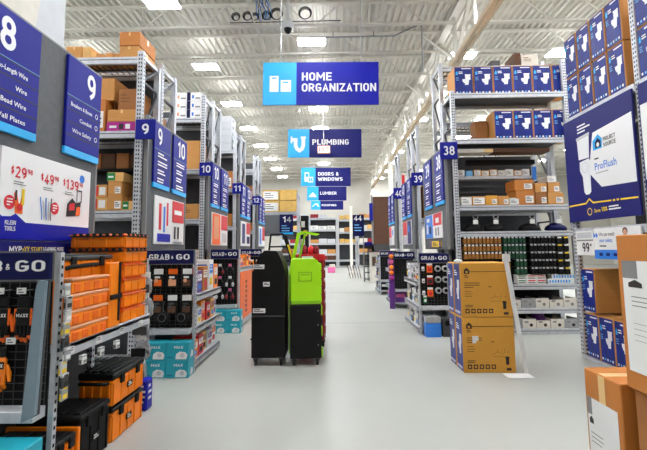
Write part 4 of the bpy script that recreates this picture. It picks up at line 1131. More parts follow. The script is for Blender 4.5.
b = MB(); b.bar((-.66, 6.62, 1.2), (-.52, 6.62, 1.84), .05, .05, 'lime'); b.bar((-.57, 6.64, 1.2), (-.42, 6.64, 1.84), .03, .03, 'limedark')
b.prism((-.55, 6.66, 1.80), (1, 0, 0), (0, 0, 1), [(0, 0), (.06, .07), (.2, .06), (.36, .02), (.3, 0), (.12, .03)], -.05, 'lime')
b.bar((-.66, 6.62, 0), (-.66, 6.62, 1.2), .04, .04, 'limedark'); b.bar((-.6, 6.62, 1.45), (-.52, 6.62, 1.45), .02, .02, 'limedark'); b.build('arm', r)
r = empty('tool_chest', (-.35, 7.3, 0), 'dark red roll cabinet mostly hidden behind the green chest', 'tool chest')
b = MB(); b.box(-.62, -.14, 7.0, 7.5, .1, 1.5, 'darkred', .01); b.box(-.6, -.12, 6.99, 7.0, 1.4, 1.5, 'red'); b.build('body', r)
for i in range(7): b = MB(); b.box(-.139, -.12, 7.05, 7.45, .2 + i * .18, .33 + i * .18, 'darkred', .004); b.build('drawer', r)
b = MB(); F = Fr(b, (-.6, 6.99, 1.41), *CAMF); F.lines(.1, .06, .3, 1, .04, .04, 'white', .002); b.build('badge', r)
for x in (-.56, -.16):
    for y in (7.06, 7.44): b = MB(); caster(b, x, y); b.build('caster', r)
for i, x in enumerate((-.47, -.36, -.27)):
    b = MB(); b.lathe((x, 7.2, 1.5), [(.045, 0), (.05, .01), (.05, .1), (.03, .13), (.02, .135), (.02, .15)], 'darkred' if i != 1 else 'red', 12)
    tag(b.build('red_bottle'), 'red canister standing on the red cabinet behind the green chest, %s from left' % ORD[i], 'canister', 'red canisters on the red cabinet')

# ================================================================== RIGHT SIDE
XR = 2.19
end_board('R', XR, 8.02, 9.92, 1.55, 3.55, 'grey end board on the right carrying the aisle 38 and 39 signs')
end_board('R', XR, 11.3, 13.0, 1.55, 3.5, 'grey end board on the right carrying the aisle 39 and 40 signs')
end_board('R', XR, 14.5, 16.1, 1.55, 3.5, 'grey end board on the right farthest down the aisle')
for ya, yb, n, lab in [(8.08, 8.72, '38', 'blue aisle 38 sign on the nearest right grey board'), (9.05, 9.7, '39', 'blue aisle 39 sign on the nearest right grey board, far half'),
                       (11.4, 12.0, '39', 'blue aisle 39 sign on the middle right board'), (12.25, 12.9, '40', 'blue aisle 40 sign on the middle right board'),
                       (14.6, 15.2, '40', 'blue aisle 40 sign on the farthest right board'), (15.4, 16.0, '41', 'blue aisle 41 sign on the farthest right board')]:
    sign_plate('R', XR - .002, ya, yb, 2.43, 3.5, n, [], lab, False)
b = MB(); b.box(2.165, 2.19, 8.45, 9.3, 1.6, 1.72, 'yellow', .004); F = Fr(b, (2.165, 9.3, 1.6), *AISR); F.rect(.0, .0, .12, .12, 'purple'); F.rect(.73, 0, .85, .12, 'purple'); F.lines(.2, .09, .45, 2, .04, .02, 'ink', .002)
tag(b.build('rebate_sign'), 'yellow and purple strip sign under the aisle 38 poster', 'sign')
for k, (ya, yb) in enumerate(((11.5, 12.8), (14.7, 15.9))):
    poster(ya, yb, 1.68, 2.35, XR - .002, 'R', [(.02, .4, .5, .98, 'red'), (.02, .02, .5, .36, 'greywhite'), (.55, .02, .98, .98, 'paper' if k else 'bannernavy'), (.62, .5, .8, .8, 'azure')], ('red and navy poster on the middle right board', 'red and white poster on the farthest right board')[k])

# aisle 38 rack, faces the camera
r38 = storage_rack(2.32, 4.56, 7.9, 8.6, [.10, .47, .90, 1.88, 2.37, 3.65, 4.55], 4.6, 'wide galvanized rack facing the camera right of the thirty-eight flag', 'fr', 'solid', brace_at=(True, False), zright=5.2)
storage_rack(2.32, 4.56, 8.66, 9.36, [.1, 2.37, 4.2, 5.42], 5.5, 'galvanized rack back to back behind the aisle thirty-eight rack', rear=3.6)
storage_rack(2.32, 4.56, 11.25, 11.95, [.1, 2.37, 3.65], 4.9, 'galvanized rack facing the entrance behind the thirty-nine flag')
storage_rack(2.32, 4.56, 12.0, 12.7, [.1, 2.37, 3.65], 4.9, 'galvanized rack turned away, backing the one by the thirty-nine flag')
storage_rack(2.32, 4.56, 14.45, 15.15, [.1, 2.37, 3.65], 4.9, 'galvanized rack facing the entrance behind the forty flag')
carton(2.5, 2.95, 11.3, 11.8, 2.375, .9, 'cardorange', 'tall brown carton on the rack behind the 39 flag', None, True)
carton(2.45, 2.8, 14.5, 15, 3.655, .5, 'offwhite', 'white and red carton high on the rack behind the 40 flag', None, False, 'red')

# toilet cartons
def make_toilet(w, d, h, side):
    r = empty('toilet_box', (0, 0, 0), 'x', 'box')
    b = MB(); b.box(-w / 2, w / 2, -d / 2, d / 2, 0, h, 'card', .006)
    b.box(-w * .04, w * .04, -d / 2 + .01, d / 2 - .01, h - .001, h + .001, 'tape')
    b.build('carton', r)
    b = MB(); F = Fr(b, (-w / 2, -d / 2, 0), *CAMF) if side == 'f' else Fr(b, (-w / 2, d / 2, 0), *AISR)
    W = w if side == 'f' else d
    F.rect(.008, .008, W - .012, h - .012, 'toiletblue', .002)
    F.rect(W * .58, h * .53, W * .86, h * .70, 'porcelain', .004); F.rect(W * .56, h * .69, W * .88, h * .72, 'porcelain', .005)
    F.poly([(W * .42, h * .55), (W * .43, h * .48), (W * .5, h * .42), (W * .56, h * .40), (W * .55, h * .35), (W * .74, h * .35), (W * .76, h * .43), (W * .8, h * .56)], 'porcelain', .005)
    F.poly([(W * .08, h * .78), (W * .14, h * .84), (W * .2, h * .78), (W * .2, h * .7), (W * .08, h * .7)], 'cyan', .004)
    F.lines(W * .24, h * .82, W * .25, 2, h * .05, h * .025, 'white', .004, 5); F.lines(W * .08, h * .62, W * .24, 3, h * .045, h * .018, 'skyblue', .004, 4)
    for i in range(5): F.rect(W * (.08 + i * .17), h * .06, W * (.17 + i * .17), h * .11, 'skyblue' if i % 2 else 'white', .004)
    F.rect(W * .4, h * .91, W * .9, h * .94, 'white', .004)
    b.build('front_print', r)
    return r
tf = make_toilet(.365, .48, .575, 'f'); uf = [False]
ts = make_toilet(.48, .295, .60, 's'); us = [False]
def put(src, flagv, loc, label, group, rz=None):
    if not flagv[0]:
        flagv[0] = True; src.location = loc; src['label'] = label; src['group'] = group
        if rz is not None: src.rotation_euler = (0, 0, rz)
        return src
    return clone(src, loc, label, group, rz if rz is not None else 0)
for i in range(6): put(tf, uf, (2.625 + i * .381, 8.25, 4.552), 'blue printed toilet box, %s from left on the top shelf right of the 38 flag' % ORD[i], 'toilet boxes on the top shelf')
for i in range(4): put(tf, uf, (3.36 + i * .375, 8.25, 3.652), 'blue printed toilet box, %s from left on the second highest shelf' % ORD[i], 'toilet boxes on the second shelf')
carton(2.9, 3.16, 8.3, 8.58, 3.655, .45, 'carddark', 'plain brown carton set back left of the second shelf toilet boxes', None, False)
for i, (x, w, h, m) in enumerate(((3.45, .2, .14, 'darkgrey'), (3.95, .14, .3, 'brown'), (4.1, .36, .26, 'offwhite'))):
    carton(x, x + w, 8.72, 9.2, 5.425, h, m, ('small dark parcel', 'narrow brown parcel', 'pale mixed parcel')[i] + ' high behind the top row of toilet boxes', None, False, None if i < 2 else 'print', 'parcel')
# small cartons on the shelf at 2.37
G = 'small cartons on the fitting shelf'
xx = 2.45
for i, (w, h, m, l) in enumerate([(.2, .16, 'offwhite', 'full'), (.24, .17, 'card', 'full'), (.22, .18, 'cardyellow', 'white'), (.2, .17, 'card', 'white'), (.18, .13, 'offwhite', 'full')]):
    carton(xx, xx + w, 7.93, 8.3, 2.374, h, m, '%s small carton from left beside the carton pile on the aisle thirty-eight rack' % ORD[i], G, False, l); xx += w + .012
carton(3.48, 3.83, 7.93, 8.35, 2.374, .27, 'cardorange', 'larger carton at the bottom left of the small carton pile', G, False, 'white')
carton(3.46, 3.82, 7.93, 8.35, 2.648, .2, 'cardorange', 'larger carton on top of the left of the small carton pile', G, False, 'white')
carton(3.845, 4.06, 7.93, 8.3, 2.374, .22, 'carddark', 'middle carton at the foot of the small carton pile', G, False, 'white')
carton(3.84, 4.07, 7.93, 8.3, 2.598, .18, 'card', 'middle carton on top of the small carton pile', G, False, 'white')
carton(4.075, 4.37, 7.93, 8.3, 2.374, .22, 'card', 'right carton at the foot of the small carton pile', G, False, 'white')
carton(4.09, 4.31, 7.93, 8.3, 2.598, .19, 'card', 'right carton in the middle of the small carton pile', G, False, 'white')
carton(4.08, 4.26, 7.93, 8.3, 2.792, .12, 'offwhite', 'white carton at the very top of the small carton pile', G, False, 'full')
r = empty('inner_shelf', (3.2, 8.45, 2.9), 'set back grey tray shelf with dark channel inside the aisle 38 rack', 'shelf')
b = MB(); b.box(2.5, 4.0, 8.3, 8.58, 2.93, 2.99, 'galv', .004); b.build('tray', r)
b = MB(); b.box(2.7, 4.05, 8.3, 8.4, 3.22, 3.31, 'matteblack'); b.build('channel', r)
b = MB(); b.box(2.5, 4.3, 8.35, 8.38, 2.78, 2.82, 'galvdark'); b.box(2.5, 4.3, 8.35, 8.38, 2.66, 2.69, 'galvdark'); b.build('lower_rail', r)
b = MB(); b.box(3.98, 4.06, 8.28, 8.3, 2.9, 3.16, 'azure'); b.build('blue_tab', r)
for i in range(9):
    carton(2.52 + i * .16, 2.66 + i * .16, 8.31, 8.55, 2.992, .13 - .02 * (i % 2), ('offwhite', 'skyblue', 'card', 'cardlight', 'card', 'offwhite', 'paper', 'card', 'paper')[i], '%s tiny carton from left on the set back tray shelf' % ORD[i], 'tiny cartons on the set back tray', False, 'full' if i != 1 else None)
b = MB(); b.box(2.42, 3.12, 8.0, 8.3, 3.40, 3.47, 'offwhite', .004); b.box(2.95, 3.12, 7.995, 8.0, 3.40, 3.47, 'tape'); b.box(3.12, 4.2, 8.0, 8.3, 3.40, 3.47, 'brown')
tag(b.build('shelf_header'), 'pale and brown strip boards lying under the second shelf beam', 'board')
# bagged black seats between 1.88 and 2.37
for i, x in enumerate((2.72, 3.1, 3.78, 4.28)):
    r = empty('bagged_ring', (x, 8.1, 1.885), 'dark domed bag with ring and white tag, %s from left on its shelf' % ORD[i], 'bag', 'dark domed bags on the aisle 38 rack')
    b = MB(); b.lathe((x, 8.12, 1.885), [(.18, 0), (.2, .03), (.17, .09), (.08, .14), (.03, .15)], 'matteblack' if i < 3 else 'navy', 18); b.build('bag', r)
    b = MB(); b.tube([(x + .045 * math.cos(2 * PI * k / 14), 7.98, 2.16 + .045 * math.sin(2 * PI * k / 14)) for k in range(14)], .009, 'silver', 6, closed=True)
    b.tube([(x, 7.98, 2.115), (x, 8.05, 2.02)], .006, 'silver', 6); b.build('ring', r)
    b = MB(); b.box(x - .05, x + .04, 7.965, 7.972, 2.02, 2.10, 'paper'); b.build('tag', r)
# pegboard with small packs
b = MB(); b.box(2.41, 4.47, 8.5, 8.515, .12, .86, 'matteblack'); tag(b.build('shade_board'), 'black sheet added for the shade behind the low bin shelves', 'board')  # added dark sheet, stands in for the shadow behind the bins
b = MB(); b.box(2.4, 4.48, 8.12, 8.14, .92, 1.80, 'matteblack'); tag(b.build('peg_board'), 'black peg board behind the small hanging packs of the aisle 38 rack', 'board')
def fitting(m, hm, w=.055):
    b = MB(); b.box(-w / 2, w / 2, -.05, .05, -.1, 0, m, .008); b.box(-w * .36, w * .36, -.052, -.048, .0, .026, hm); b.bar((0, -.05, .03), (0, .17, .03), .006, .006, 'silver')
    return b.mesh('fitting_pack')
FM = {}
def fit(m, hm, x, z, label, w=.055):
    k = (m, hm, w)
    if k not in FM: FM[k] = fitting(m, hm, w)
    o = bpy.data.objects.new('fitting_pack', FM[k]); COL.objects.link(o); o.location = (x, 7.95, z)
    tag(o, label, 'pack', 'small packs on the peg board, ' + m)
for j in range(3):
    for i in range(10): fit('brass', 'paper', 2.48 + i * .071, 1.75 - j * .142, 'small brass coloured fitting pack hanging in the copper rows')
for j in range(5):
    for i in range(6 if j < 3 else 3): fit('darkgreen', 'greywhite', 3.22 + (i + (3 if j >= 3 else 0)) * .07, 1.75 - j * .142, 'small dark green fitting pack hanging in the middle rows')
for j in range(5):
    for i in range(7): fit('black', 'greywhite' if (i + j) % 3 else 'plasticgrey', 3.70 + i * .068, 1.75 - j * .142, 'small black fitting pack hanging right of the green ones')
for j in range(5):
    for i in range(2): fit('black', 'yellow' if (i + j) % 2 else 'paper', 4.22 + i * .12, 1.74 - j * .142, 'small black pack with bright header at the right of the peg wall', .1)
# boxes under the pegs
for j in range(2):
    for i in range(3):
        b = MB(); x = 3.42 + i * .175; z = .902 + j * .085; b.box(x, x + .17, 7.93, 8.1, z, z + .082, 'paper', .003); F = Fr(b, (x, 7.93, z), *CAMF); F.rect(.02, .05, .15, .07, 'red' if i else 'green'); F.rect(.02, .015, .15, .03, 'ink')
        tag(b.build('small_box'), 'small white box with %s print under the pegs, %s layer, %s from left' % ('red' if i else 'green', ('lower', 'upper')[j], ORD[i]), 'box', 'small white boxes under the pegs')
for j in range(2):
    b = MB(); x = 3.97 + j * .08; z = .902 + j * .088; b.box(x, 4.46, 7.93, 8.1, z, z + .085, 'paper', .003); F = Fr(b, (x, 7.93, z), *CAMF)
    for i in range(8): F.rect(.03 + i * .05, .02, .06 + i * .05, .065, 'cyan' if i % 3 else 'azure')
    tag(b.build('long_box'), 'long white box with cyan print under the pegs, ' + ('lower', 'upper')[j], 'box', 'long white boxes under the pegs')
for j, (z, zn) in enumerate(((.472, 'upper'), (.102, 'lowest'))):
    for i in range(8):
        x = 2.45 + i * .255
        r = empty('storage_bin', (x + .11, 8.1, z), 'white open bin with a round dark mark, %s from left on the %s bin shelf' % (ORD[i], zn), 'bin', 'white bins on the low shelves')
        b = MB(); h = .17 if (i + j) % 3 else .14; m = 'offwhite' if (i + j) % 4 else 'plasticgrey'
        b.box(x, x + .24, 7.92, 7.93, z, z + h, m); b.box(x, x + .008, 7.93, 8.3, z, z + h, m); b.box(x + .232, x + .24, 7.93, 8.3, z, z + h, m); b.box(x + .008, x + .232, 7.93, 8.3, z, z + .01, m); b.build('bin', r)
        b = MB(); F = Fr(b, (x, 7.92, z), *CAMF); F.disc(.15, .06, .03, 'ink' if j else 'boardedge', .003); F.rect(.03, .1, .1, .13, 'boardedge', .002); b.build('marking', r)
b = MB(); b.ball((3.85, 8.12, .25), .12, .1, .14, 'purple', 12, 7); tag(b.build('purple_bag'), 'purple bag poking out of a bin on the lowest shelf', 'bag')

# ------------------------------------------------------------------ right wing 38 goods
y = 7.92
for j in range(3):
    for i in range(2):
        x = 1.95 + i * .135; z = 1.2 - j * .2
        b = MB(); b.lathe((x, y - .05, z), [(.036, 0), (.058, .004), (.058, .046), (.036, .05), (.036, 0.0)], 'silver', 16, 'y'); b.bar((x, y - .06, z + .03), (x, y + .06, z + .03), .008, .008, 'galvdark'); 
        F = Fr(b, (x, y - .05, z), *CAMF); F.disc(0, 0, .032, 'matteblack', .002)
        tag(b.build('tape_roll'), 'silver tape roll on the right wing, %s row %s' % (('top', 'middle', 'bottom')[j], ('left', 'right')[i]), 'tape roll', 'tape rolls on the right wing')
    c = ('orangedeep', 'darkred', 'orangedeep')[j]
    hang_pack(1.8, y - .03, 1.26 - j * .22, .1, .13, c, 'red' if j != 1 else 'ink', '%s pack left of the tape rolls on the right wing, %s row' % ('orange' if j != 1 else 'dark red', ('top', 'middle', 'bottom')[j]), 'packs on the right wing', 'y')
    hang_pack(1.68, y - .03, 1.22 - j * .22, .05, .06, 'paper', 'boardedge', 'white slip on the left edge of the right wing, %s row' % (('top', 'middle', 'bottom')[j]), 'slips on the right wing', 'y', .02)
hang_pack(1.7, y - .03, .68, .06, .1, 'green', 'white', 'green pack at the bottom of the right wing', None, 'y')
carton(1.66, 1.93, 7.7, 7.9, .0, .24, 'azure', 'blue box with white disc on the floor below the right wing', None, False, None, 'product_box')
b = MB(); b.box(1.66, 1.93, 7.7, 7.9, .245, .36, 'plasticgrey', .01); tag(b.build('grey_case'), 'grey case on top of the blue box below the right wing', 'case')
b = MB(); b.box(1.96, 2.14, 7.72, 7.9, .0, .33, 'darkgrey', .01); b.lathe((2.05, 7.71, .24), [(.04, 0), (.05, .01), (.05, .012)], 'matteblack', 14, 'y'); tag(b.build('grey_case'), 'dark grey case right of the blue box below the right wing', 'case')
b = MB(); Fr(b, (1.66, 7.698, 0), *CAMF).disc(.17, .12, .045, 'paper', .001)
PW = [('offwhite', 'plasticgrey'), ('greywhite', 'ink'), ('plasticgrey', 'paper'), ('white', 'boardedge'), ('darkgrey', 'paper')]
for z, n, zn in ((.102, 6, 'lowest'), (.502, 6, 'middle'), (.952, 6, 'top')):
    pack_row('R', 1.6, 8.08, 9.36, z, n, .2, .36, 'grey or white retail box, %s from front, ' + zn + ' shelf below the aisle thirty-eight posters', 'retail boxes below the aisle 38 posters', int(z * 10), PW, .3)
PP = [('purple', 'magenta'), ('purple', 'pink'), ('navy', 'purple')]
for z, n, zn in ((.152, 4, 'lowest'), (.552, 4, 'middle'), (1.002, 4, 'top')):
    pack_row('R', 1.6, 11.34, 12.55, z, n, .25, .36, 'purple retail box, %s from front on the ' + zn + ' shelf of the purple endcap', 'retail boxes on the purple endcap', int(z * 10), PP, .3)
for i in range(5):
    b = MB(); b.ball((1.555, 11.16 + .02 * (i % 2), 1.36 - i * .14), .06, .06, .06, ('orange', 'pink', 'orange', 'orange', 'magenta')[i], 12, 8); tag(b.build('ball'), 'bright ball on the purple fixture down the right side, %s from the top' % ORD[i], 'ball', 'balls on the purple fixture')
b = MB(); b.box(1.5, 1.64, 11.24, 11.27, 0, 1.48, 'purple', .005); tag(b.build('ball_dispenser'), 'narrow purple panel holding bright balls on the right', 'panel')
PD = [('darkgrey', 'azure'), ('matteblack', 'paper'), ('tealdark', 'white'), ('plasticgrey', 'ink')]
for z, n, zn in ((.152, 4, 'lowest'), (.602, 4, 'middle'), (1.002, 4, 'top')):
    pack_row('R', 1.6, 14.55, 15.75, z, n, .22, .35, 'dark retail box, %s from front on the ' + zn + ' shelf of the farthest right endcap', 'retail boxes on the farthest right endcap', int(z * 10), PD, .3)

# ------------------------------------------------------------------ the toilet cartons standing in the aisle
def big_carton(z, y0, y1, label, main=True):
    x0, x1 = 1.66, 2.32
    r = empty('toilet_box', ((x0 + x1) / 2, (y0 + y1) / 2, z), label, 'box', 'tan toilet cartons standing in the aisle')
    b = MB(); b.box(x0, x1, y0, y1, z, z + .69, 'cardyellow', .008); b.build('carton', r)
    H = .69; W = x1 - x0
    if main:
        b = MB(); F = Fr(b, (x0, y0, z), *CAMF)
        F.rect(.06, .575, W - .01, .582, 'ink'); F.poly([(.05, .55), (.05, .6), (.085, .63), (.12, .6), (.12, .55)], 'ink'); F.rect(.07, .56, .1, .59, 'cardyellow', .003); F.lines(.055, .535, .06, 2, .02, .01, 'ink')
        F.lines(.05, .44, .2, 3, .028, .012, 'inkbrown', .002, 2); F.lines(.05, .33, .13, 3, .03, .008, 'inkbrown', .002, 3)
        for i in range(5): F.rect(.05 + i * .075, .05, .105 + i * .075, .105, 'ink'); F.disc(.077 + i * .075, .077, .017, 'cardyellow', .003, 8)
        F.lines(.05, .155, .16, 2, .02, .008, 'ink', .002, 4); F.rect(.535, .1, .575, .19, 'ink'); F.rect(.53, .17, .58, .2, 'ink', .003); F.rect(.54, .03, .6, .06, 'ink'); F.rect(.36, .38, .4, .39, 'ink')
        for i in range(4): F.stroke([(.37 + i * .06, .23 + .03 * (i % 2)), (.42 + i * .05, .25), (.45 + i * .04, .3 - .03 * (i % 2))], .004, 'inkbrown')
        F.stroke([(.38, .2), (.56, .2)], .004, 'inkbrown')
        b.build('front_print', r)
    b = MB(); F = Fr(b, (x0, y1, z), *AISR); d = y1 - y0
    F.rect(.012, .012, d - .012, H - .015, 'toiletblue'); F.rect(d * .52, H * .5, d * .82, H * .68, 'porcelain', .004); F.poly([(d * .38, H * .52), (d * .42, H * .42), (d * .52, H * .38), (d * .5, H * .32), (d * .74, H * .32), (d * .74, H * .42), (d * .8, H * .53)], 'porcelain', .005)
    F.lines(d * .1, H * .86, d * .5, 3, H * .04, H * .02, 'white', .004); 
    for i in range(4): F.rect(d * (.1 + i * .2), H * .05, d * (.22 + i * .2), H * .1, 'white', .004)
    b.build('side_print', r)
    return r
c1 = big_carton(0, 5.56, 5.84, 'tan toilet carton with a white sticker, front of the lower pair in the aisle')
b = MB(); F = Fr(b, (1.66, 5.56, 0), *CAMF); F.rect(.12, .37, .2, .46, 'paper', .004); F.rect(.17, .36, .21, .4, 'cardyellow', .005); b.build('sticker', c1)
big_carton(.695, 5.56, 5.84, 'tan toilet carton stacked in the aisle, front of the upper pair')
big_carton(0, 5.87, 6.15, 'tan toilet carton on the floor in the aisle, rear of the lower pair', False)
big_carton(.695, 5.87, 6.15, 'tan toilet carton stacked in the aisle, rear of the upper pair', False)
b = MB(); b.ball((1.66, 5.62, 1.41), .06, .05, .03, 'paper', 10, 6); tag(b.build('paper_wad'), 'crumpled white paper on the corner of the upper tan carton', 'paper')
r = empty('sign_holder', (2.35, 5.5, 0), 'tall white plank on a floor plate leaning on the tan cartons', 'stand')
b = MB(); b.bar((2.42, 5.505, 0.012), (2.235, 5.505, 1.46), .05, .03, 'white', (0, 1, 0)); b.box(2.20, 2.29, 5.49, 5.52, 1.40, 1.5, 'paper'); b.build('plank', r)
b = MB(); b.box(2.12, 2.44, 5.32, 5.5, 0.0, .012, 'white', .003); b.build('foot_plate', r)

# ------------------------------------------------------------------ toilet banner rack (aisle 37)
X7 = 3.6
r = empty('storage_rack', (3.95, 5.5, 0), 'galvanized rack at right carrying the big blue toilet banner', 'rack')
for y in (6.3, 4.82, 3.3):
    for x in (X7 + .03, X7 + .95):
        b = MB(); b.box(x - .035, x + .035, y - .04, y + .04, 0, 3.5 if y == 6.3 else 5.4, 'galv')
        if x < X7 + .1:
            z = .06
            while z < (3.45 if y == 6.3 else 5.3):
                Fr(b, (x, y - .04, z), *CAMF).rect(-.012, -.012, .012, .012, 'hole', .001); F = Fr(b, (x - .035, y, z), *AISR); F.rect(-.026, -.012, -.008, .012, 'hole', .001); F.rect(.008, -.012, .026, .012, 'hole', .001); z += .055
        b.build('upright_post', r)
for z in (1.84, 3.5, .66 - .62):
    for ya, yb in ((4.86, 6.26), (3.34, 4.78)):
        b = MB(); b.box(X7 - .02, X7 + .03, ya, yb, z - .1 if z > .1 else 0.0, z, 'galv', .004); b.build('shelf_beam', r)
        b = MB(); b.box(X7 + .03, X7 + .95, ya, yb, z - .04 if z > .1 else .01, z - .005, 'galvdark'); b.build('deck', r)
b = MB(); b.box(X7 + .9, X7 + .95, 3.34, 6.3, .1, 3.4, 'darkgrey'); b.build('back_panel', r)
r = empty('toilet_banner', (3.57, 5.5, 1.94), 'big blue banner with white toilet picture and PROJECT SOURCE wording', 'sign')
b = MB(); b.box(3.55, 3.575, 4.87, 6.33, 1.94, 3.44, 'deepblue', .003); b.box(3.55, 3.575, 3.35, 4.77, 1.94, 3.44, 'deepblue', .003); b.build('panel', r)
b = MB(); F = Fr(b, (3.55, 6.35, 0), *AISR)
F.poly([(.708, 3.117), (1.46, 3.17), (1.46, 2.335), (.821, 2.363), (.572, 2.592)], 'white', .002)
F.poly([(1.6, 3.19), (2.3, 3.2), (2.3, 2.3), (1.6, 2.33)], 'white', .002); b.build('white_shape', r)
b = MB(); F = Fr(b, (3.55, 6.35, 0), *AISR)
F.poly([(.35, 3.09), (.63, 3.11), (.605, 2.80), (.365, 2.81)], 'porcelain', .006); F.poly([(.335, 3.09), (.645, 3.112), (.645, 3.15), (.335, 3.13)], 'greywhite', .007)
F.poly([(.382, 2.775), (.595, 2.79), (.65, 2.73), (.63, 2.62), (.55, 2.56), (.43, 2.56), (.375, 2.65)], 'porcelain', .006); F.poly([(.43, 2.58), (.61, 2.58), (.6, 2.33), (.56, 2.3), (.48, 2.3), (.445, 2.34)], 'porcelain', .0055); F.ring(.5, 2.68, .07, .006, 'greywhite', .007)
b.build('toilet_picture', r)
b = MB(); F = Fr(b, (3.55, 6.35, 0), *AISR)
F.poly([(.70, 2.87), (.885, 2.87), (.9, 2.99), (.82, 3.07), (.70, 3.0)], 'cyan', .004); F.poly([(.75, 2.89), (.87, 2.89), (.87, 2.97), (.81, 3.02), (.75, 2.97)], 'navy', .005); F.disc(.81, 2.93, .03, 'white', .006)
F.text('PROJECT', .915, 2.945, .055, 'ink', .004, width=.24); F.text('SOURCE', .915, 2.87, .055, 'ink', .004, width=.24)
F.text('ProFlush', .71, 2.6, .1, 'azure', .004, width=.43); F.lines(.71, 2.76, .15, 1, .02, .018, 'ink', .004); F.lines(.72, 2.56, .42, 1, .02, .008, 'boardedge', .004)
F.lines(.37, 3.3, .3, 3, .045, .02, 'white', .004, 8)
F.stroke([(.05, 2.175), (.46, 2.18), (.54, 2.235), (.62, 2.175), (.99, 2.165)], .02, 'yellow', .004); F.stroke([(1.16, 2.16), (1.46, 2.15)], .02, 'yellow', .004); F.rect(1.02, 2.15, 1.06, 2.175, 'yellow', .004); F.rect(1.09, 2.15, 1.13, 2.175, 'yellow', .004)
F.ring(.53, 2.06, .04, .012, 'yellow', .004); F.text('Save', .63, 2.04, .05, 'yellow', .004, width=.13); F.text('10%', .78, 2.04, .06, 'yellow', .004, width=.12); F.lines(.93, 2.1, .28, 2, .035, .018, 'white', .004, 3)
b.build('lettering', r)
G = 'toilet boxes above the blue banner'
for j in range(2):
    for i in range(5):
        if i == 4: yy = 4.62
        else: yy = 6.1 - i * .318
        put(ts, us, (3.84, yy, 3.502 + j * .61), 'blue toilet box over the big banner, %s row, %s from the far end' % (('lower', 'upper')[j], ORD[i]), G)
for j in range(1):
    for i in range(4):
        put(ts, us, (3.86, 6.08 - i * .31, .042), 'blue toilet box at floor level below the big banner, %s from the far end' % ORD[i], 'toilet boxes under the blue banner')
put(ts, us, (3.86, 6.1, .67), 'blue toilet box with brown side, upper one below the price card', 'toilet boxes under the blue banner')
# price cards
r = empty('price_card', (3.57, 6.0, 1.45), 'white price card reading 99 under the blue banner', 'price card')
b = MB(); b.box(3.55, 3.57, 5.79, 6.2, 1.46, 1.80, 'paper', .003); F = Fr(b, (3.55, 6.2, 1.46), *AISR); F.rect(.02, .2, .4, .22, 'boardedge'); F.rect(.03, .24, .38, .32, 'greywhite'); b.build('card', r)
b = MB(); F = Fr(b, (3.55, 6.2, 1.46), *AISR); F.text('99', .15, .04, .14, 'ink', .004, width=.16); F.lines(.33, .16, .05, 1, .04, .03, 'ink', .004); b.build('numeral', r)
r = empty('install_card', (3.57, 5.5, 1.43), 'white and blue card reading We can install your toilets', 'sign')
b = MB(); b.box(3.55, 3.57, 4.9, 5.78, 1.42, 1.82, 'paper', .003); b.build('card', r)
b = MB(); F = Fr(b, (3.55, 5.78, 1.42), *AISR); F.rect(.0, .0, .88, .12, 'azure', .003); F.poly([(.0, .27), (.05, .31), (.0, .35)], 'azure', .004); F.poly([(.05, .27), (.1, .31), (.05, .35)], 'azure', .004)
F.text('We can install', .12, .3, .05, 'ink', .004, width=.3, bold=False); F.text('your toilets.', .12, .22, .05, 'azure', .004, width=.26); F.lines(.12, .18, .22, 1, .03, .022, 'boardedge', .004)
for i in range(3): F.rect(.1 + i * .14, .04, .17 + i * .14, .08, 'bannernavy', .004)
b.build('lettering', r)
b = MB(); F = Fr(b, (3.55, 5.78, 1.42), *AISR); F.disc(.62, .33, .035, 'skin', .005, ry=.045); F.poly([(.57, .14), (.67, .14), (.66, .3), (.58, .3)], 'peach', .004); F.disc(.62, .35, .045, 'brown', .0045); b.build('portrait', r)

# ------------------------------------------------------------------ foreground cartons
def ship_carton(x0, x1, y0, y1, z0, z1, m, label, lab=(0.05, .05, .9, .75)):
    r = empty('cardboard_box', ((x0 + x1) / 2, (y0 + y1) / 2, z0), label, 'box', 'large cartons in the right foreground')
    b = MB(); b.box(x0, x1, y0, y1, z0, z1, m, .006); b.build('carton', r)
    b = MB(); yc = (y0 + y1) / 2; H = z1 - z0; W = y1 - y0
    F = Fr(b, (x0, y1, z0), *AISR)
    F.rect(W * .42, H * .78, W * .6, H - .006, 'tape'); b.box(x0 + .006, x1 - .006, yc - .03, yc + .03, z1, z1 + .0015, 'tape'); b.build('packing_tape', r)
    b = MB(); F = Fr(b, (x0, y1, z0), *AISR); a, c, d, e = lab
    F.rect(W * a, H * c, W * d, H * e, 'paper', .003)
    lw = W * (d - a); lh = H * (e - c)
    F.rect(W * a, H * e - lh * .16, W * a + lw * .16, H * e, 'boardedge', .004); F.poly([(W * a + lw * .06, H * e - lh * .24), (W * a + lw * .2, H * e - lh * .24), (W * a + lw * .2, H * e - lh * .2), (W * a + lw * .13, H * e - lh * .17), (W * a + lw * .06, H * e - lh * .2)], 'ink', .005)
    F.lines(W * a + lw * .08, H * e - lh * .32, lw * .45, 3, lh * .04, lh * .008, 'boardedge', .004, 6); F.lines(W * a + lw * .08, H * e - lh * .56, lw * .75, 4, lh * .05, lh * .004, 'boardedge', .004, 7)
    b.build('shipping_label', r)
    return r
ship_carton(1.60, 2.1, 2.47, 2.81, 0, .825, 'cardorange', 'foreground carton standing low with white label, left of the tall stack', (.06, .02, .9, .80))
ship_carton(1.63, 2.3, 1.62, 2.40, 0, .83, 'carddark', 'foreground carton at the bottom of the tall stack in the lower right corner', (.1, .1, .9, .75))
ship_carton(1.60, 2.25, 1.64, 2.41, .833, 1.655, 'cardorange', 'foreground carton on top of the tall stack at the right edge', (.05, .12, .98, .83))

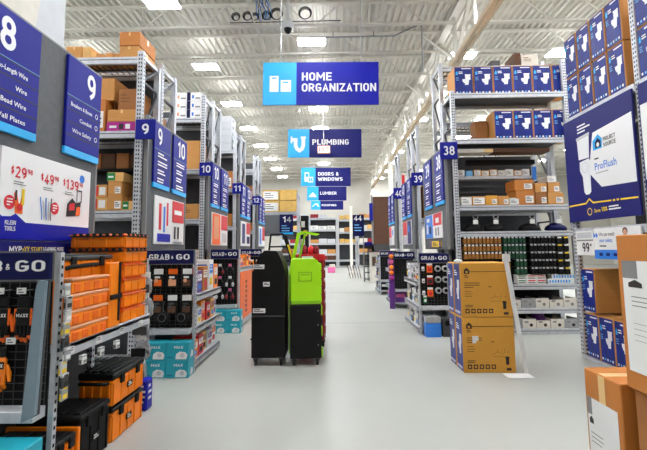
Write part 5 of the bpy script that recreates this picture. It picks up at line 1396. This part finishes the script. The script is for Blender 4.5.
# ================================================================== FAR END
r = storage_rack(-3.1, -1.35, 17.2, 18.0, [.1, 3.1], 3.9, 'far rack with yellow cartons above the 14 sign', '', group=None)
for i in range(2):
    for j in range(2): carton(-2.85 + i * .72, -2.16 + i * .72, 17.2, 17.8, 3.104 + j * .47, .45, 'yellowcarton', 'yellow carton above the 14 sign, %s %s' % (('lower', 'upper')[j], ('left', 'right')[i]), 'yellow cartons above the 14 sign', False, 'full' if i == 0 else None)
r = empty('aisle_sign', (-2.0, 16.9, 2.17), 'grey and blue end panel reading 14 facing down the aisle', 'sign')
b = MB(); b.box(-2.72, -2.1, 16.9, 16.95, 2.1, 2.95, 'board', .003); b.build('panel', r)
b = MB(); b.box(-2.1, -1.56, 16.88, 16.95, 2.17, 2.97, 'navy', .003); b.build('plate', r)
b = MB(); F = Fr(b, (-2.1, 16.88, 2.17), *CAMF); F.text('14', .3, .48, .24, 'white', .003, 'c', width=.34); F.lines(.08, .36, .35, 3, .1, .04, 'skyblue', .003); F.rect(0, 0, .54, .07, 'cyan'); b.build('lettering', r)
r = empty('display_tower', (-1.2, 18.2, 0), 'tall narrow black merchandise tower right of the 14 sign', 'display')
b = MB(); b.box(-1.33, -1.0, 18, 18.4, 0, 3.0, 'matteblack', .01); b.build('tower', r)
for i in range(6): b = MB(); b.box(-1.2 - .1 * (i % 2), -1.05 - .1 * (i % 2), 17.9, 17.99, .6 + i * .38, .85 + i * .38, ('cardyellow', 'offwhite')[i % 2]); b.build('card', r)
r = empty('aisle_sign', (1.27, 20, 2.15), 'blue sign reading 44 beside the white column far down the aisle', 'sign')
b = MB(); b.box(1.0, 1.54, 20, 20.05, 2.15, 3.16, 'navy', .003); b.build('plate', r)
b = MB(); F = Fr(b, (1.0, 20, 2.15), *CAMF); F.text('44', .25, .72, .26, 'white', .003, 'c', width=.38); F.lines(.08, .55, .36, 3, .13, .045, 'skyblue', .003); b.build('lettering', r)
b = MB(); b.bar((1.5, 20.03, 0), (1.5, 20.03, 2.15), .05, .05, 'boardedge'); b.build('post', r)
r = empty('wire_cage', (1.75, 20.6, 0), 'black wire merchandise cage below the 44 sign', 'rack')
b = MB()
for x in (1.55, 1.75, 1.95): 
    for y in (20.3, 20.9): b.bar((x, y, 0), (x, y, 1.4), .03, .03, 'matteblack')
for z in (.1, .4, .7, 1.0, 1.38):
    for y in (20.3, 20.9): b.bar((1.55, y, z), (1.95, y, z), .025, .025, 'matteblack')
    for x in (1.55, 1.95): b.bar((x, 20.3, z), (x, 20.9, z), .025, .025, 'matteblack')
b.build('frame', r)
r = empty('folding_rack', (1.1, 22.4, 0), 'low pale lattice rack on the floor beside the wire cage', 'rack')
b = MB()
for i in range(5): b.bar((.8 + i * .14, 22.3, 0), (.95 + i * .14, 22.5, .7), .03, .03, 'silver'); b.bar((.95 + i * .14, 22.3, 0), (.8 + i * .14, 22.5, .7), .03, .03, 'brown')
b.build('lattice', r)
r = empty('far_end_panel', (2.4, 19, 0), 'dark brown and grey end panel with blue card beyond the right boards', 'panel')
b = MB(); b.box(1.85, 2.6, 19, 19.05, 1.75, 3.9, 'brown', .003); b.box(1.8, 1.88, 18.98, 19.05, 1.4, 4.0, 'boardedge'); b.box(1.8, 2.6, 18.98, 19.05, 1.4, 1.75, 'darkgrey'); b.build('panel', r)
b = MB(); b.box(1.7, 1.86, 18.9, 18.94, 2.8, 3.6, 'signblue'); b.build('blue_card', r)
b = MB(); b.box(1.45, 1.8, 18.9, 18.94, 1.7, 1.85, 'bannernavy'); b.build('small_header', r)
r = empty('white_display', (2.1, 19.3, 0), 'white framed window display under the far dark end panel', 'display')
b = MB(); b.box(1.7, 2.6, 19.3, 19.35, 0, 1.38, 'offwhite', .004); b.build('panel', r)
b = MB()
for x in (1.8, 2.1, 2.35): b.box(x, x + .2, 19.285, 19.3, .75, 1.2, 'boardedge'); b.box(x + .03, x + .17, 19.28, 19.29, .79, 1.16, 'brown')
b.build('frame', r)
# end wall racks
def far_rack(x0, x1, levels, zt, label):
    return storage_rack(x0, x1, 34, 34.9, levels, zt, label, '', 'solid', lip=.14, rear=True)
far_rack(-4.2, -1.95, [.1, 1.2, 2.0, 3.1, 4.0], 4.1, 'grey rack on the end wall, left bay')
far_rack(-1.85, .42, [.1, .65, 1.15, 2.0, 3.1, 4.05], 4.1, 'grey rack on the end wall, middle bay below the banners')
far_rack(.5, 2.0, [.1, .65, 2.0, 2.9, 3.9], 4.1, 'grey rack on the end wall, right bay with yellow cartons')
far_rack(2.1, 4.3, [.1, 1.2, 2.0, 3.1, 4.0], 4.1, 'grey rack on the end wall, far right bay')
rr = random.Random(5)
for bay, (x0, x1, lv) in enumerate(((-1.75, .3, [.65, 1.15, 2.0, 3.1, 4.05]), (.6, 1.9, [2.0, 2.9, 3.9]), (-4.1, -2.0, [1.2, 2.0, 3.1, 4.0]), (2.2, 4.2, [1.2, 2.0, 3.1, 4.0]))):
    for li, z in enumerate(lv):
        n = 3
        for i in range(n):
            w = (x1 - x0) / n
            if bay == 1 and li != 1: m = 'yellowcarton'
            elif li == 3 and bay == 0: m = 'offwhite'
            else: m = rr.choice(['offwhite', 'card', 'darkred', 'greywhite', 'cardlight', 'brown'])
            carton(x0 + i * w + .02, x0 + (i + 1) * w - .02, 34.02, 34.7, z + .003, rr.uniform(.28, .36), m, '%s carton from left on the %s shelf of the end wall, %s bay' % (ORD[i], ORD[li], ('middle', 'right', 'left', 'far right')[bay]), 'cartons on the end wall racks', False, 'full' if (bay == 0 and li == 3) else None)
b = MB(); b.box(-.3, .2, 27.5, 28, 0, .35, 'pink', .03); tag(b.build('pink_bucket'), 'pink tote on the floor far behind the green chest', 'tote')
b = MB(); b.box(-.2, .2, 28.6, 29.0, 0, .5, 'offwhite', .03); tag(b.build('white_tote'), 'white tote on the floor behind the pink one', 'tote')

# ================================================================== LIGHT, CAMERA
w = bpy.data.worlds.new('World'); SC.world = w; w.use_nodes = True
w.node_tree.nodes['Background'].inputs[0].default_value = (1, .98, .95, 1)
w.node_tree.nodes['Background'].inputs[1].default_value = 0.22

cam = bpy.data.cameras.new('camera'); co = bpy.data.objects.new('camera', cam); COL.objects.link(co)
f, cx_, cy_ = 420.0, 323.5, 206.0
roll = math.radians(.6); dx, dy = 332.0 - cx_, -(248.0 - cy_)
c, s = math.cos(roll), math.sin(roll)
ux, uy = c * dx + s * dy, -s * dx + c * dy
p = math.atan2(-uy, f); a = math.atan2(ux, math.hypot(f, uy))
fw = Vector((-math.sin(a) * math.cos(p), math.cos(a) * math.cos(p), math.sin(p)))
rt = Vector((math.cos(a), math.sin(a), 0)); up = rt.cross(fw)
r2 = rt * c - up * s; u2 = rt * s + up * c
mw = Matrix((r2, u2, -fw)).transposed().to_4x4(); mw.translation = (0, 0, 1.6)
co.matrix_world = mw
cam.sensor_width = 36; cam.sensor_fit = 'HORIZONTAL'; cam.lens = f / 647 * 36
cam.shift_x = 0; cam.shift_y = -(225 - cy_) / 647.0
cam.clip_end = 200
SC.camera = co
vs_ = SC.view_settings
vs_.view_transform = 'Standard'; vs_.look = 'None'; vs_.gamma = 1; vs_.use_curve_mapping = False
vs_.exposure = 0.0
SC.cycles.use_denoising = True
SC.cycles.max_bounces = 6
SC.cycles.diffuse_bounces = 3
SC.cycles.sample_clamp_indirect = 6
